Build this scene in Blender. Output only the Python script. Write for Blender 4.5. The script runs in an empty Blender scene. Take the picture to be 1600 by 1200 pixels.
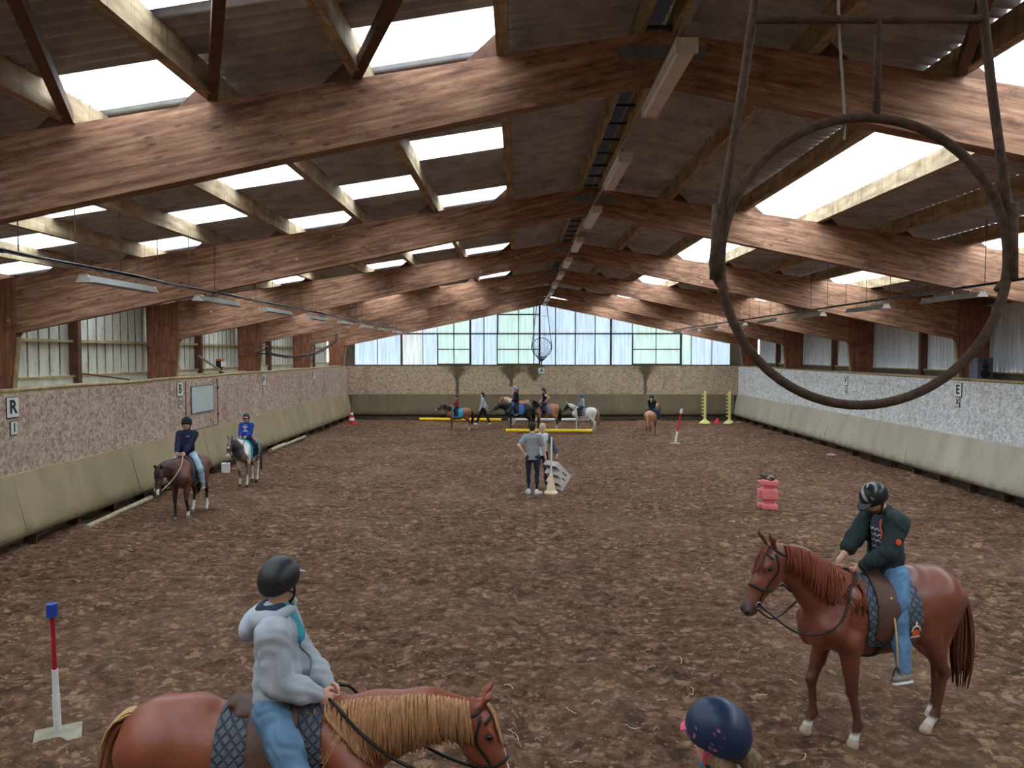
import bpy, bmesh, math, random
import numpy as np
from mathutils import Vector, Matrix, Euler

sc = bpy.context.scene
COL = sc.collection
rng = np.random.RandomState(7)
random.seed(7)

# ------------------------------------------------------------------ camera, sky, exposure
cam_d = bpy.data.cameras.new('camera')
cam = bpy.data.objects.new('camera', cam_d)
COL.objects.link(cam)
cam_d.sensor_width = 36.0
cam_d.lens = 27.0
cam_d.clip_start = 0.05
cam_d.clip_end = 300
cam.location = (0, 0, 3.6)
cam.rotation_euler = (math.pi / 2 - math.atan(49 / 1200), 0, math.atan(10 / 1200))
sc.camera = cam

world = bpy.data.worlds.new('overcast')
sc.world = world
world.use_nodes = True
wn = world.node_tree
bgn = wn.nodes['Background']
bgn.inputs['Color'].default_value = (0.88, 0.95, 1.0, 1)
bgn.inputs['Strength'].default_value = 14.0
sc.view_settings.view_transform = 'Standard'
sc.view_settings.look = 'None'
sc.view_settings.exposure = 0.0
sc.view_settings.gamma = 1.0
sc.view_settings.use_curve_mapping = False
sc.cycles.max_bounces = 10
sc.cycles.diffuse_bounces = 6
sc.cycles.glossy_bounces = 3
sc.cycles.transmission_bounces = 6
sc.cycles.transparent_max_bounces = 12
sc.cycles.caustics_reflective = False
sc.cycles.caustics_refractive = False
sc.cycles.sample_clamp_indirect = 8.0

# ------------------------------------------------------------------ object helpers
def tag(o, label=None, cat=None, group=None, kind=None):
    if label: o['label'] = label
    if cat: o['category'] = cat
    if group: o['group'] = group
    if kind: o['kind'] = kind
    return o

def empty(name, loc=(0, 0, 0), rz=0.0, parent=None):
    o = bpy.data.objects.new(name, None)
    COL.objects.link(o)
    o.location = loc
    o.rotation_euler = (0, 0, rz)
    o.empty_display_size = 0.1
    if parent: o.parent = parent
    return o

def link(name, me, parent=None, loc=None, rot=None):
    o = bpy.data.objects.new(name, me)
    COL.objects.link(o)
    if parent: o.parent = parent
    if loc is not None: o.location = loc
    if rot is not None: o.rotation_euler = rot
    return o

def copy_tree(o, parent=None):
    c = o.copy()
    COL.objects.link(c)
    c.parent = parent
    for ch in o.children:
        copy_tree(ch, c)
    return c

def V(*a): return np.array(a, float)
def nrm(v):
    v = np.asarray(v, float)
    return v / max(np.linalg.norm(v), 1e-9)

def spline(pts, n):
    """Catmull-Rom through pts, n samples (positions may carry extra columns such as radius)."""
    pts = np.asarray(pts, float)
    m = len(pts)
    if m == 2:
        t = np.linspace(0, 1, n)[:, None]
        return pts[0] * (1 - t) + pts[1] * t
    p = np.vstack([2 * pts[0] - pts[1], pts, 2 * pts[-1] - pts[-2]])
    u = np.linspace(0, m - 1 - 1e-6, n)
    i = u.astype(int)
    t = (u - i)[:, None]
    a, b, c, d = p[i], p[i + 1], p[i + 2], p[i + 3]
    return 0.5 * ((2 * b) + (-a + c) * t + (2 * a - 5 * b + 4 * c - d) * t ** 2 + (-a + 3 * b - 3 * c + d) * t ** 3)

class MB:
    """Collects boxes, prisms, tubes and lofts into one mesh."""
    def __init__(s): s.v = []; s.f = []
    def raw(s, v, f):
        n = len(s.v)
        s.v += [tuple(map(float, p)) for p in v]
        s.f += [tuple(n + i for i in q) for q in f]
        return s
    def box(s, lo, hi, M=None):
        x0, y0, z0 = lo; x1, y1, z1 = hi
        v = [(x0, y0, z0), (x1, y0, z0), (x1, y1, z0), (x0, y1, z0), (x0, y0, z1), (x1, y0, z1), (x1, y1, z1), (x0, y1, z1)]
        if M is not None: v = [tuple(M @ Vector(p)) for p in v]
        return s.raw(v, [(0, 3, 2, 1), (4, 5, 6, 7), (0, 1, 5, 4), (1, 2, 6, 5), (2, 3, 7, 6), (3, 0, 4, 7)])
    def cbox(s, c, size, M=None):
        h = [q / 2 for q in size]
        return s.box([c[i] - h[i] for i in range(3)], [c[i] + h[i] for i in range(3)], M)
    def prism(s, poly, a, b):
        """poly: list of 3D points; a and b: offset vectors of the two caps."""
        n = len(poly)
        P = [np.asarray(p, float) + np.asarray(a) for p in poly] + [np.asarray(p, float) + np.asarray(b) for p in poly]
        f = [tuple(range(n))[::-1], tuple(range(n, 2 * n))]
        f += [(i, (i + 1) % n, n + (i + 1) % n, n + i) for i in range(n)]
        return s.raw(P, f)
    def loft(s, rings, cap=True, closed=True):
        n = len(rings[0]); v = []; f = []
        for r in rings: v += list(r)
        for k in range(len(rings) - 1):
            for i in range(n if closed else n - 1):
                j = (i + 1) % n
                f.append((k * n + i, k * n + j, (k + 1) * n + j, (k + 1) * n + i))
        if cap:
            f.append(tuple(range(n))[::-1]); f.append(tuple(range((len(rings) - 1) * n, len(rings) * n)))
        return s.raw(v, f)
    def tube(s, path, r, n=6, cap=True, flat=None):
        """path Nx3, r scalar or per point; flat=(normals or None, ratio) squashes the section."""
        path = np.asarray(path, float); m = len(path)
        r = np.broadcast_to(np.asarray(r, float), (m,))
        T = np.gradient(path, axis=0)
        T /= np.maximum(np.linalg.norm(T, axis=1, keepdims=True), 1e-9)
        up = V(0, 0, 1) if abs(T[0][2]) < 0.9 else V(1, 0, 0)
        rings = []
        N = nrm(np.cross(T[0], up))
        for k in range(m):
            N = nrm(N - T[k] * (N @ T[k]))
            if flat is not None and flat[0] is not None:
                A = nrm(flat[0][k] - T[k] * (flat[0][k] @ T[k])); B = np.cross(T[k], A)
            else:
                A = N; B = np.cross(T[k], A)
            fr = flat[1] if flat is not None else 1.0
            rings.append([path[k] + r[k] * (math.cos(2 * math.pi * i / n) * A * fr + math.sin(2 * math.pi * i / n) * B) for i in range(n)])
        return s.loft(rings, cap)
    def lathe(s, prof, n=16, c=(0, 0, 0), M=None):
        rings = []
        for r, z in prof:
            ring = [(c[0] + r * math.cos(2 * math.pi * i / n), c[1] + r * math.sin(2 * math.pi * i / n), c[2] + z) for i in range(n)]
            if M is not None: ring = [tuple(M @ Vector(p)) for p in ring]
            rings.append(ring)
        return s.loft(rings)
    def mesh(s, name, mat, smooth=False, auto=None):
        me = bpy.data.meshes.new(name)
        me.from_pydata(s.v, [], s.f)
        me.update()
        if mat: me.materials.append(mat)
        if smooth:
            me.polygons.foreach_set('use_smooth', [True] * len(me.polygons))
            if auto: me.set_sharp_from_angle(angle=math.radians(auto))
        return me
    def build(s, name, mat, parent=None, smooth=False, loc=None, rot=None, auto=None, bevel=0):
        me = s.mesh(name, mat, smooth, auto)
        if bevel:
            bm = bmesh.new(); bm.from_mesh(me)
            bmesh.ops.bevel(bm, geom=list(bm.edges), offset=bevel, segments=2, affect='EDGES', profile=0.6)
            bm.to_mesh(me); bm.free()
        return link(name, me, parent, loc, rot)

def np_mesh(name, v, f, mat, smooth=True):
    me = bpy.data.meshes.new(name)
    v = np.asarray(v, np.float32); f = np.asarray(f, np.int32)
    k = f.shape[1]
    me.vertices.add(len(v)); me.vertices.foreach_set('co', v.ravel())
    me.loops.add(f.size); me.loops.foreach_set('vertex_index', f.ravel())
    me.polygons.add(len(f))
    me.polygons.foreach_set('loop_start', np.arange(len(f), dtype=np.int32) * k)
    me.polygons.foreach_set('loop_total', np.full(len(f), k, np.int32))
    me.update(calc_edges=True)
    me.validate()
    if mat: me.materials.append(mat)
    if smooth: me.polygons.foreach_set('use_smooth', [True] * len(me.polygons))
    return me

def set_col(me, rgb):
    a = me.color_attributes.new('Col', 'FLOAT_COLOR', 'POINT')
    c = np.ones((len(me.vertices), 4), np.float32); c[:, :3] = rgb
    a.data.foreach_set('color', c.ravel())

# ------------------------------------------------------------------ material helpers
def srgb(*c):
    c = np.array(c, float) / 255.0
    return tuple(np.where(c <= 0.04045, c / 12.92, ((c + 0.055) / 1.055) ** 2.4))

class NT:
    """Small wrapper for building node trees."""
    def __init__(s, name):
        s.m = bpy.data.materials.new(name); s.m.use_nodes = True
        s.t = s.m.node_tree; s.t.nodes.clear()
        s.out = s.n('ShaderNodeOutputMaterial')
    def n(s, typ, **kw):
        nd = s.t.nodes.new(typ)
        for k, v in kw.items(): setattr(nd, k, v)
        return nd
    def l(s, a, b): s.t.links.new(a, b); return s
    def put(s, sock, val):
        if isinstance(val, bpy.types.NodeSocket): s.t.links.new(val, sock)
        elif isinstance(val, (tuple, list)) and sock.type == 'RGBA' and len(val) == 3: sock.default_value = (*val, 1)
        else: sock.default_value = val
    def coord(s, kind='Object', scale=(1, 1, 1), rot=(0, 0, 0), loc=(0, 0, 0)):
        tc = s.n('ShaderNodeTexCoord'); mp = s.n('ShaderNodeMapping')
        s.l(tc.outputs[kind], mp.inputs['Vector'])
        mp.inputs['Scale'].default_value = scale; mp.inputs['Rotation'].default_value = rot; mp.inputs['Location'].default_value = loc
        return mp.outputs['Vector']
    def worldco(s, scale=(1, 1, 1), rot=(0, 0, 0)):
        g = s.n('ShaderNodeNewGeometry'); mp = s.n('ShaderNodeMapping')
        s.l(g.outputs['Position'], mp.inputs['Vector']); mp.inputs['Scale'].default_value = scale
        mp.inputs['Rotation'].default_value = rot
        return mp.outputs['Vector']
    def noise(s, vec, scale=5, detail=4, rough=0.55, dist=0.0, out='Fac'):
        t = s.n('ShaderNodeTexNoise'); s.l(vec, t.inputs['Vector'])
        t.inputs['Scale'].default_value = scale; t.inputs['Detail'].default_value = detail
        t.inputs['Roughness'].default_value = rough; t.inputs['Distortion'].default_value = dist
        return t.outputs[out]
    def voro(s, vec, scale=5, feature='F1', out='Distance', rnd=1.0):
        t = s.n('ShaderNodeTexVoronoi', feature=feature); s.l(vec, t.inputs['Vector'])
        t.inputs['Scale'].default_value = scale; t.inputs['Randomness'].default_value = rnd
        return t.outputs[out]
    def wave(s, vec, scale=5, dist=0, axis='X', detail=2, dscale=1.0, prof='SIN'):
        t = s.n('ShaderNodeTexWave', bands_direction=axis, wave_profile=prof); s.l(vec, t.inputs['Vector'])
        t.inputs['Scale'].default_value = scale; t.inputs['Distortion'].default_value = dist
        t.inputs['Detail'].default_value = detail; t.inputs['Detail Scale'].default_value = dscale
        return t.outputs['Fac']
    def ramp(s, fac, stops, interp='LINEAR'):
        r = s.n('ShaderNodeValToRGB'); s.l(fac, r.inputs['Fac']); e = r.color_ramp; e.interpolation = interp
        while len(e.elements) < len(stops): e.elements.new(0.5)
        for el, (p, c) in zip(e.elements, stops):
            el.position = p; el.color = (*c, 1) if len(c) == 3 else c
        return r.outputs['Color']
    def step(s, fac, a, b, lo=0.0, hi=1.0):
        r = s.n('ShaderNodeMapRange', interpolation_type='SMOOTHSTEP'); s.put(r.inputs['Value'], fac)
        r.inputs['From Min'].default_value = a; r.inputs['From Max'].default_value = b
        r.inputs['To Min'].default_value = lo; r.inputs['To Max'].default_value = hi
        return r.outputs['Result']
    def mix(s, fac, a, b, blend='MIX'):
        x = s.n('ShaderNodeMix', data_type='RGBA', blend_type=blend)
        s.put(x.inputs[0], fac); s.put(x.inputs[6], a); s.put(x.inputs[7], b)
        return x.outputs[2]
    def math(s, op, a, b=0.0):
        x = s.n('ShaderNodeMath', operation=op); s.put(x.inputs[0], a); s.put(x.inputs[1], b)
        return x.outputs[0]
    def sep(s, vec):
        x = s.n('ShaderNodeSeparateXYZ'); s.l(vec, x.inputs[0]); return x.outputs
    def attr(s, name='Col', out='Color'):
        x = s.n('ShaderNodeAttribute', attribute_name=name); return x.outputs[out]
    def objrand(s):
        return s.n('ShaderNodeObjectInfo').outputs['Random']
    def bump(s, h, strength=0.3, dist=0.01):
        b = s.n('ShaderNodeBump'); s.put(b.inputs['Height'], h)
        b.inputs['Strength'].default_value = strength; b.inputs['Distance'].default_value = dist
        return b.outputs['Normal']
    def bsdf(s, color, rough=0.7, normal=None, metal=0.0, spec=0.4, coat=0.0, sheen=0.0):
        p = s.n('ShaderNodeBsdfPrincipled')
        s.put(p.inputs['Base Color'], color); s.put(p.inputs['Roughness'], rough)
        s.put(p.inputs['Metallic'], metal); p.inputs['Specular IOR Level'].default_value = spec
        p.inputs['Coat Weight'].default_value = coat; p.inputs['Sheen Weight'].default_value = sheen
        if normal is not None: s.l(normal, p.inputs['Normal'])
        s.l(p.outputs[0], s.out.inputs['Surface'])
        return s.m

def plain(name, c, rough=0.6, var=0.18, scale=9.0, bump=0.15, metal=0.0, spec=0.4, bd=0.004, coat=0.0, sheen=0.0):
    """A single-colour material with a little procedural variation and relief."""
    t = NT(name); co = t.coord()
    n = t.noise(co, scale, 5)
    c = tuple(c)
    lo = tuple(x * (1 - var) for x in c); hi = tuple(min(1, x * (1 + var)) for x in c)
    col = t.ramp(n, [(0.3, lo), (0.7, hi)])
    n2 = t.noise(co, scale * 6, 3)
    return t.bsdf(col, rough, t.bump(n2, bump, bd), metal, spec, coat, sheen)

def col_attr(name, rough=0.5, var=0.15, scale=20.0, bump=0.1, spec=0.4, bd=0.003, stretch=(1, 1, 1), sheen=0.0, coat=0.0):
    t = NT(name); co = t.coord(scale=stretch)
    n = t.noise(co, scale, 4)
    c = t.mix(1.0, t.attr(), t.ramp(n, [(0.25, (1 - var,) * 3), (0.75, (1 + var,) * 3)]), 'MULTIPLY')
    n2 = t.noise(co, scale * 5, 3)
    return t.bsdf(c, rough, t.bump(n2, bump, bd), 0, spec, coat, sheen)
# ------------------------------------------------------------------ hall dimensions (metres)
XC = 1.3                       # ridge axis; the camera stands a little to its left
HALF = 10.55                   # axis to the inner wall face
XL, XR = XC - HALF, XC + HALF
YN, YF = -3.0, 41.45           # near and far end walls
FY = [7.3, 14.1, 20.9, 27.7, 34.5, 41.1]
S_TOP, S_BOT = 0.153, 0.207    # slopes of rafter top and underside
Z_TOP, Z_BOT, Z_ROOF = 6.6, 6.15, 6.87
WALL_TOP, KICK_TOP, KICK_BOT, KICK_IN = 2.85, 1.38, 0.24, 0.30

# ------------------------------------------------------------------ materials of the hall
def wood_mat(name, base, dark, pale, axis=0, spots=True):
    t = NT(name)
    sc_ = [9.0, 9.0, 9.0]; sc_[axis] = 0.9
    co = t.coord(scale=tuple(sc_)); co1 = t.coord(); wc = t.worldco()
    g = t.noise(co, 2.2, 8, 0.62)
    c = t.ramp(g, [(0.28, dark), (0.5, base), (0.75, pale)])
    lam = t.sep(co1)[2 if axis == 0 else 0]
    fr = t.math('FRACT', t.math('MULTIPLY', lam, 22.0))
    lay = t.math('FLOOR', t.math('MULTIPLY', lam, 22.0))
    wn_ = t.n('ShaderNodeTexWhiteNoise', noise_dimensions='1D'); t.l(lay, wn_.inputs['W'])
    c = t.mix(0.55, c, t.ramp(wn_.outputs['Value'], [(0, (0.62, 0.6, 0.6)), (1, (1.25, 1.18, 1.12))]), 'MULTIPLY')
    line = t.step(fr, 0.0, 0.07)
    c = t.mix(t.math('MULTIPLY', t.math('SUBTRACT', 1.0, line), 0.3), c, tuple(x * 0.45 for x in dark))
    sc2 = [16.0, 16.0, 16.0]; sc2[axis] = 5.0
    k = t.voro(t.coord(scale=tuple(sc2)), 0.62, out='Distance')
    km = t.step(k, 0.22, 0.05, 0, 0.75)
    rnd = t.noise(wc, 1.7, 4)
    km = t.math('MULTIPLY', km, t.step(rnd, 0.42, 0.58))
    c = t.mix(km, c, tuple(x * 0.35 for x in dark))
    patch = t.step(t.noise(t.worldco((1, 1, 2.2)), 1.6, 6, 0.72), 0.50, 0.68, 0, 0.6)
    c = t.mix(patch, c, tuple(x * 0.6 for x in dark))
    if spots:
        v = t.voro(wc, 3.0); vc = t.voro(wc, 3.0, out='Color')
        s = t.math('MULTIPLY', t.step(v, 0.10, 0.085), t.step(t.sep(vc)[0], 0.80, 0.82))
        c = t.mix(t.math('MULTIPLY', s, 0.6), c, srgb(205, 190, 180))
    h = t.math('ADD', g, t.math('MULTIPLY', line, 0.4))
    return t.bsdf(c, 0.72, t.bump(h, 0.25, 0.006), spec=0.25)

M_GLULAM = wood_mat('glulam_timber', srgb(160, 118, 94), srgb(100, 69, 55), srgb(204, 162, 134))
M_GLULAM_POST = wood_mat('glulam_post_timber', srgb(142, 92, 72), srgb(94, 60, 48), srgb(172, 122, 98), axis=2)

t = NT('purlin_timber'); co = t.coord(scale=(8, 0.7, 3)); c = t.ramp(t.noise(co, 3, 6), [(0.3, srgb(128, 106, 82)), (0.7, srgb(194, 172, 140))])
drip = t.step(t.noise(t.worldco((1, 4.5, 0.5)), 2.2, 5, 0.7), 0.5, 0.64)
c = t.mix(t.math('MULTIPLY', drip, 0.5), c, srgb(104, 92, 58))
M_PURLIN = t.bsdf(c, 0.8, t.bump(t.noise(co, 8, 4), 0.2, 0.004), spec=0.2)

t = NT('fibre_cement'); wc = t.worldco(); n = t.noise(wc, 0.7, 5, 0.65); n2 = t.noise(wc, 3.0, 5, 0.6)
c = t.ramp(n2, [(0.3, srgb(150, 146, 150)), (0.7, srgb(196, 191, 194))])
c = t.mix(t.step(n, 0.5, 0.7, 0, 0.4), c, srgb(160, 168, 142))
M_ROOF = t.bsdf(c, 0.9, spec=0.15)

def translucent(name, col, trans_t, clear, dirt, streak=(3, 3, 0.3), sc_=2.0, spots=0.0):
    """Weathered translucent sheet: part clear, part diffusing."""
    t = NT(name)
    wc = t.worldco(streak)
    n = t.noise(wc, sc_, 6, 0.65)
    dcol = t.ramp(n, [(0.25, tuple(x * dirt for x in col)), (0.7, col)])
    if spots:
        dd = t.step(t.noise(t.worldco(), 9.0, 5, 0.75), 0.62, 0.72, 0, spots)
        dcol = t.mix(dd, dcol, tuple(x * 0.35 for x in col))
    tr = t.n('ShaderNodeBsdfTranslucent'); t.put(tr.inputs['Color'], t.mix(1.0, dcol, (trans_t,) * 3, 'MULTIPLY'))
    cl = t.n('ShaderNodeBsdfTransparent'); t.put(cl.inputs['Color'], dcol)
    df = t.n('ShaderNodeBsdfDiffuse'); t.put(df.inputs['Color'], t.mix(1.0, dcol, (0.35,) * 3, 'MULTIPLY'))
    a = t.n('ShaderNodeMixShader'); a.inputs[0].default_value = clear
    ad = t.n('ShaderNodeAddShader'); t.l(tr.outputs[0], ad.inputs[0]); t.l(df.outputs[0], ad.inputs[1])
    t.l(ad.outputs[0], a.inputs[1]); t.l(cl.outputs[0], a.inputs[2])
    t.l(a.outputs[0], t.out.inputs['Surface'])
    return t.m

M_SKY = translucent('rooflight_sheet', (0.86, 0.93, 0.97), 0.5, 0.34, 0.75, streak=(0.4, 3, 1), spots=0.3)
M_GLZ_BLUE = translucent('gable_sheet_blue', (0.70, 0.84, 1.0), 0.080, 0.010, 0.55, streak=(5, 1, 0.25))
M_GLZ_GREEN = translucent('gable_sheet_green', (0.72, 0.93, 0.83), 0.078, 0.008, 0.62, streak=(5, 1, 0.3))
M_GLZ_CREAM = translucent('gable_sheet_cream', (0.90, 0.93, 0.90), 0.072, 0.008, 0.6, streak=(5, 1, 0.3))

def osb_mat(name, a, b, c_, stain, stain_amt, runs=()):
    t = NT(name); wc = t.worldco()
    dn = t.noise(wc, 7, 3, out='Color')
    wv = t.n('ShaderNodeVectorMath', operation='ADD')
    sc1 = t.n('ShaderNodeVectorMath', operation='SCALE'); t.l(dn, sc1.inputs[0]); sc1.inputs['Scale'].default_value = 0.18
    t.l(wc, wv.inputs[0]); t.l(sc1.outputs[0], wv.inputs[1])
    v1 = t.sep(t.voro(wv.outputs[0], 24, out='Color'))[0]
    v2 = t.sep(t.voro(wv.outputs[0], 11, out='Color'))[1]
    m = t.math('ADD', t.math('MULTIPLY', v1, 0.6), t.math('MULTIPLY', v2, 0.4))
    c = t.ramp(m, [(0.12, a), (0.45, b), (0.85, c_)])
    st = t.step(t.noise(t.worldco((1, 1, 0.45)), 0.9, 6, 0.7), 0.52, 0.75, 0, stain_amt)
    c = t.mix(st, c, stain)
    for x0, wd, zlow in runs:                      # rain-water runs of moss and mud below the window
        X_, _, Z_ = t.sep(wc)
        nz = t.math('MULTIPLY', t.math('SUBTRACT', t.noise(wc, 2.2, 5, 0.7), 0.5), 1.6)
        taper = t.step(Z_, 2.0, 2.85, 0.16, 1.0)
        d = t.math('ADD', t.math('DIVIDE', t.math('ABSOLUTE', t.math('SUBTRACT', X_, x0)), t.math('MULTIPLY', taper, wd)), nz)
        mk = t.math('MULTIPLY', t.step(d, 1.1, 0.2, 0, 0.85), t.step(Z_, zlow, zlow + 0.15))
        c = t.mix(mk, c, srgb(74, 66, 42))
    sp = t.step(t.noise(wc, 13, 4, 0.7), 0.66, 0.74, 0, 0.5)
    c = t.mix(sp, c, tuple(x * 0.4 for x in a))
    return t.bsdf(c, 0.85, t.bump(m, 0.35, 0.005), spec=0.2)

M_OSB_L = osb_mat('osb_left', srgb(150, 124, 108), srgb(184, 158, 142), srgb(212, 190, 175), srgb(130, 100, 76), 0.55)
M_OSB_R = osb_mat('osb_right', srgb(168, 166, 164), srgb(204, 203, 202), srgb(236, 236, 235), srgb(150, 138, 120), 0.35)
M_OSB_F = osb_mat('osb_far', srgb(150, 128, 104), srgb(184, 160, 132), srgb(206, 184, 158), srgb(128, 104, 74), 0.5, [(-3.3, 0.75, 1.2), (-0.4, 0.9, 1.7), (0.9, 0.8, 2.0), (6.85, 0.7, 1.2)])

def kick_mat(name, base):
    t = NT(name); wc = t.worldco()
    n = t.noise(t.worldco((1, 1, 0.4)), 1.4, 6, 0.6)
    c = t.ramp(n, [(0.25, tuple(x * 0.72 for x in base)), (0.75, tuple(x * 1.15 for x in base))])
    c = t.mix(t.math('MULTIPLY', t.objrand(), 0.3), c, tuple(x * 0.7 for x in base))
    z = t.sep(wc)[2]
    splash = t.step(t.math('ADD', z, t.math('MULTIPLY', t.noise(wc, 2.5, 5, 0.7), 0.5)), 0.75, 0.45, 0, 0.75)
    c = t.mix(splash, c, srgb(92, 82, 58))
    return t.bsdf(c, 0.65, t.bump(t.noise(wc, 5, 5), 0.15, 0.01), spec=0.3)
M_KICK_L = kick_mat('kickboard_left', srgb(166, 148, 116))
M_KICK_R = kick_mat('kickboard_right', srgb(184, 172, 154))
M_KICK_F = kick_mat('kickboard_far', srgb(118, 104, 80))

t = NT('painted_cladding'); wc = t.worldco()
c = t.ramp(t.noise(t.worldco((1, 1, 0.3)), 3, 6, 0.7), [(0.25, srgb(168, 168, 156)), (0.6, srgb(212, 213, 204))])
vein = t.step(t.noise(wc, 6, 6, 0.75, 1.5), 0.60, 0.66, 0, 0.6)
c = t.mix(vein, c, srgb(82, 66, 50))
M_CLAD_L = t.bsdf(c, 0.7, spec=0.3)
t = NT('blue_grey_cladding'); wc = t.worldco()
c = t.ramp(t.noise(t.worldco((1, 2, 0.3)), 2, 6, 0.7), [(0.25, srgb(186, 196, 210)), (0.6, srgb(226, 236, 248))])
M_CLAD_R = t.bsdf(c, 0.6, spec=0.3)
M_GRIME = plain('grimy_groove', srgb(140, 130, 114), 0.9, 0.4, 5)
M_DARKWOOD = plain('dark_stud_timber', srgb(96, 64, 48), 0.8, 0.3, 6)
M_LEDGE = plain('ledge_timber', srgb(166, 146, 108), 0.8, 0.25, 5)
M_BACK = plain('bare_blockwork', srgb(92, 84, 74), 0.9, 0.2, 2)
M_STEEL = plain('galvanised_steel', srgb(128, 132, 138), 0.45, 0.2, 8, metal=0.6)
M_DARKSTEEL = plain('dark_painted_steel', srgb(52, 46, 46), 0.6, 0.25, 8)
M_RUST = plain('rusty_iron', srgb(86, 64, 52), 0.8, 0.4, 40, bump=0.8, bd=0.006)
M_BLACK = plain('black_bitumen', srgb(34, 34, 38), 0.6, 0.3, 4)

# ------------------------------------------------------------------ floor: hoof-marked sand and clay
def vnoise(x, y, seed, f):
    r = np.random.RandomState(seed); G = r.rand(257, 257).astype(np.float32)
    u = x * f; v = y * f
    i = np.floor(u).astype(int); j = np.floor(v).astype(int)
    a = u - i; b = v - j
    a = a * a * (3 - 2 * a); b = b * b * (3 - 2 * b)
    i &= 255; j &= 255
    return (G[i, j] * (1 - a) + G[i + 1, j] * a) * (1 - b) + (G[i, j + 1] * (1 - a) + G[i + 1, j + 1] * a) * b

def cells(x, y, seed, f, thr):
    """Flattened crumbs: for each lattice cell a random elongated plate; returns plate height 0..1."""
    r = np.random.RandomState(seed)
    JX, JY, RA, AN, EX = [r.rand(256, 256).astype(np.float32) for _ in range(5)]
    u = x * f; v = y * f
    best = np.zeros_like(u)
    i0 = np.floor(u).astype(int); j0 = np.floor(v).astype(int)
    for di in (-1, 0, 1):
        for dj in (-1, 0, 1):
            i = (i0 + di); j = (j0 + dj); ii = i & 255; jj = j & 255
            dx = u - (i + JX[ii, jj]); dy = v - (j + JY[ii, jj])
            an = AN[ii, jj] * 3.14; ca = np.cos(an); sa = np.sin(an)
            p = dx * ca + dy * sa; q = (-dx * sa + dy * ca) * (1.0 + 1.2 * EX[ii, jj])
            R = 0.22 + 0.42 * RA[ii, jj]
            d = np.clip(1.0 - (p * p + q * q) / (R * R), 0, 1)
            d = np.where(EX[jj, ii] < thr, np.minimum(d * 3.0, 1.0), 0)
            best = np.maximum(best, d)
    return best

def floor_height(x, y):
    h = (vnoise(x, y, 1, 0.35) - 0.5) * 0.07 + (vnoise(x, y, 2, 1.1) - 0.5) * 0.06
    h += (vnoise(x + 7, y * 1.3, 3, 3.1) - 0.5) * 0.06 + (vnoise(x, y, 4, 7.3) - 0.5) * 0.035 + (vnoise(x, y, 5, 15.0) - 0.5) * 0.018
    pl = cells(x + vnoise(x, y, 8, 5) * 0.2, y + vnoise(x, y, 9, 5) * 0.2, 6, 4.2, 0.5)
    pl2 = cells(x + 31 + vnoise(x, y, 12, 9) * 0.1, y, 11, 8.0, 0.45)
    h = h + pl * 0.018 + pl2 * 0.010
    bank = np.clip(1 - (XR - x) / 1.6, 0, 1) ** 2 * 0.06 + np.clip(1 - (x - XL) / 1.4, 0, 1) ** 2 * 0.05
    return h - 0.035 + bank, np.maximum(pl, pl2 * 0.8)

def floor_z(x, y):
    return float(floor_height(np.array([x], float), np.array([y], float))[0][0])

ys = [YN - 0.2]
while ys[-1] < YF:
    y = max(ys[-1], 3.0)
    ys.append(ys[-1] + (0.12 if ys[-1] < 2.5 else float(np.clip(0.0085 * y - 0.012, 0.03, 0.2))))
ys = np.array(ys + [YF + 0.2]); xs = np.arange(XL - 0.2, XR + 0.22, 0.05)
GX, GY = np.meshgrid(xs, ys, indexing='ij')
HZ, CL = floor_height(GX, GY)
nx, ny = GX.shape
idx = np.arange(nx * ny).reshape(nx, ny)
fq = np.stack([idx[:-1, :-1], idx[1:, :-1], idx[1:, 1:], idx[:-1, 1:]], -1).reshape(-1, 4)
t = NT('arena_sand'); wc = t.worldco()
n1 = t.noise(wc, 0.35, 5, 0.6); n2 = t.noise(wc, 7, 6, 0.72); n3 = t.noise(wc, 38, 4, 0.75)
n4 = t.noise(t.worldco((1, 1.5, 1)), 3.2, 6, 0.72); n5 = t.noise(wc, 1.4, 3, 0.65)
dark, mid, dry, pale = srgb(62, 44, 33), srgb(116, 86, 66), srgb(168, 130, 104), srgb(212, 178, 152)
def crumbs(scale, seed, keep, soft):
    """Flattened dry clods: irregular plates with their own edges."""
    w = t.noise(t.worldco(), scale * 1.6, 3, 0.7, out='Color')
    sv = t.n('ShaderNodeVectorMath', operation='MULTIPLY_ADD'); t.l(w, sv.inputs[0]); sv.inputs[1].default_value = (1.1 / scale,) * 3
    t.l(t.worldco(), sv.inputs[2])
    mp = t.n('ShaderNodeMapping'); t.l(sv.outputs[0], mp.inputs['Vector']); mp.inputs['Location'].default_value = (seed, seed * 1.7, 0); mp.inputs['Scale'].default_value = (1, 1.25, 0.0)
    vt = t.n('ShaderNodeTexVoronoi'); t.l(mp.outputs[0], vt.inputs['Vector']); vt.inputs['Scale'].default_value = scale
    vd = vt.outputs['Distance']; vc = t.sep(vt.outputs['Color'])
    rad = t.math('ADD', 0.20, t.math('MULTIPLY', vc[0], 0.28))
    m_ = t.step(t.math('SUBTRACT', vd, rad), 0.0, -soft)
    return t.math('MULTIPLY', m_, t.step(vc[1], 1 - keep, 1 - keep + 0.05))
k1 = crumbs(4.4, 3.0, 0.5, 0.09); k2 = crumbs(8.2, 11.0, 0.5, 0.11); k3 = crumbs(17.0, 23.0, 0.5, 0.15)
kk = t.math('MAXIMUM', t.math('MAXIMUM', t.math('MULTIPLY', k1, 0.75), t.math('MULTIPLY', k2, 0.8)), t.math('MULTIPLY', k3, 0.75))
kk = t.math('MULTIPLY', kk, t.step(n5, 0.34, 0.58, 0.3, 1.0))
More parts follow.
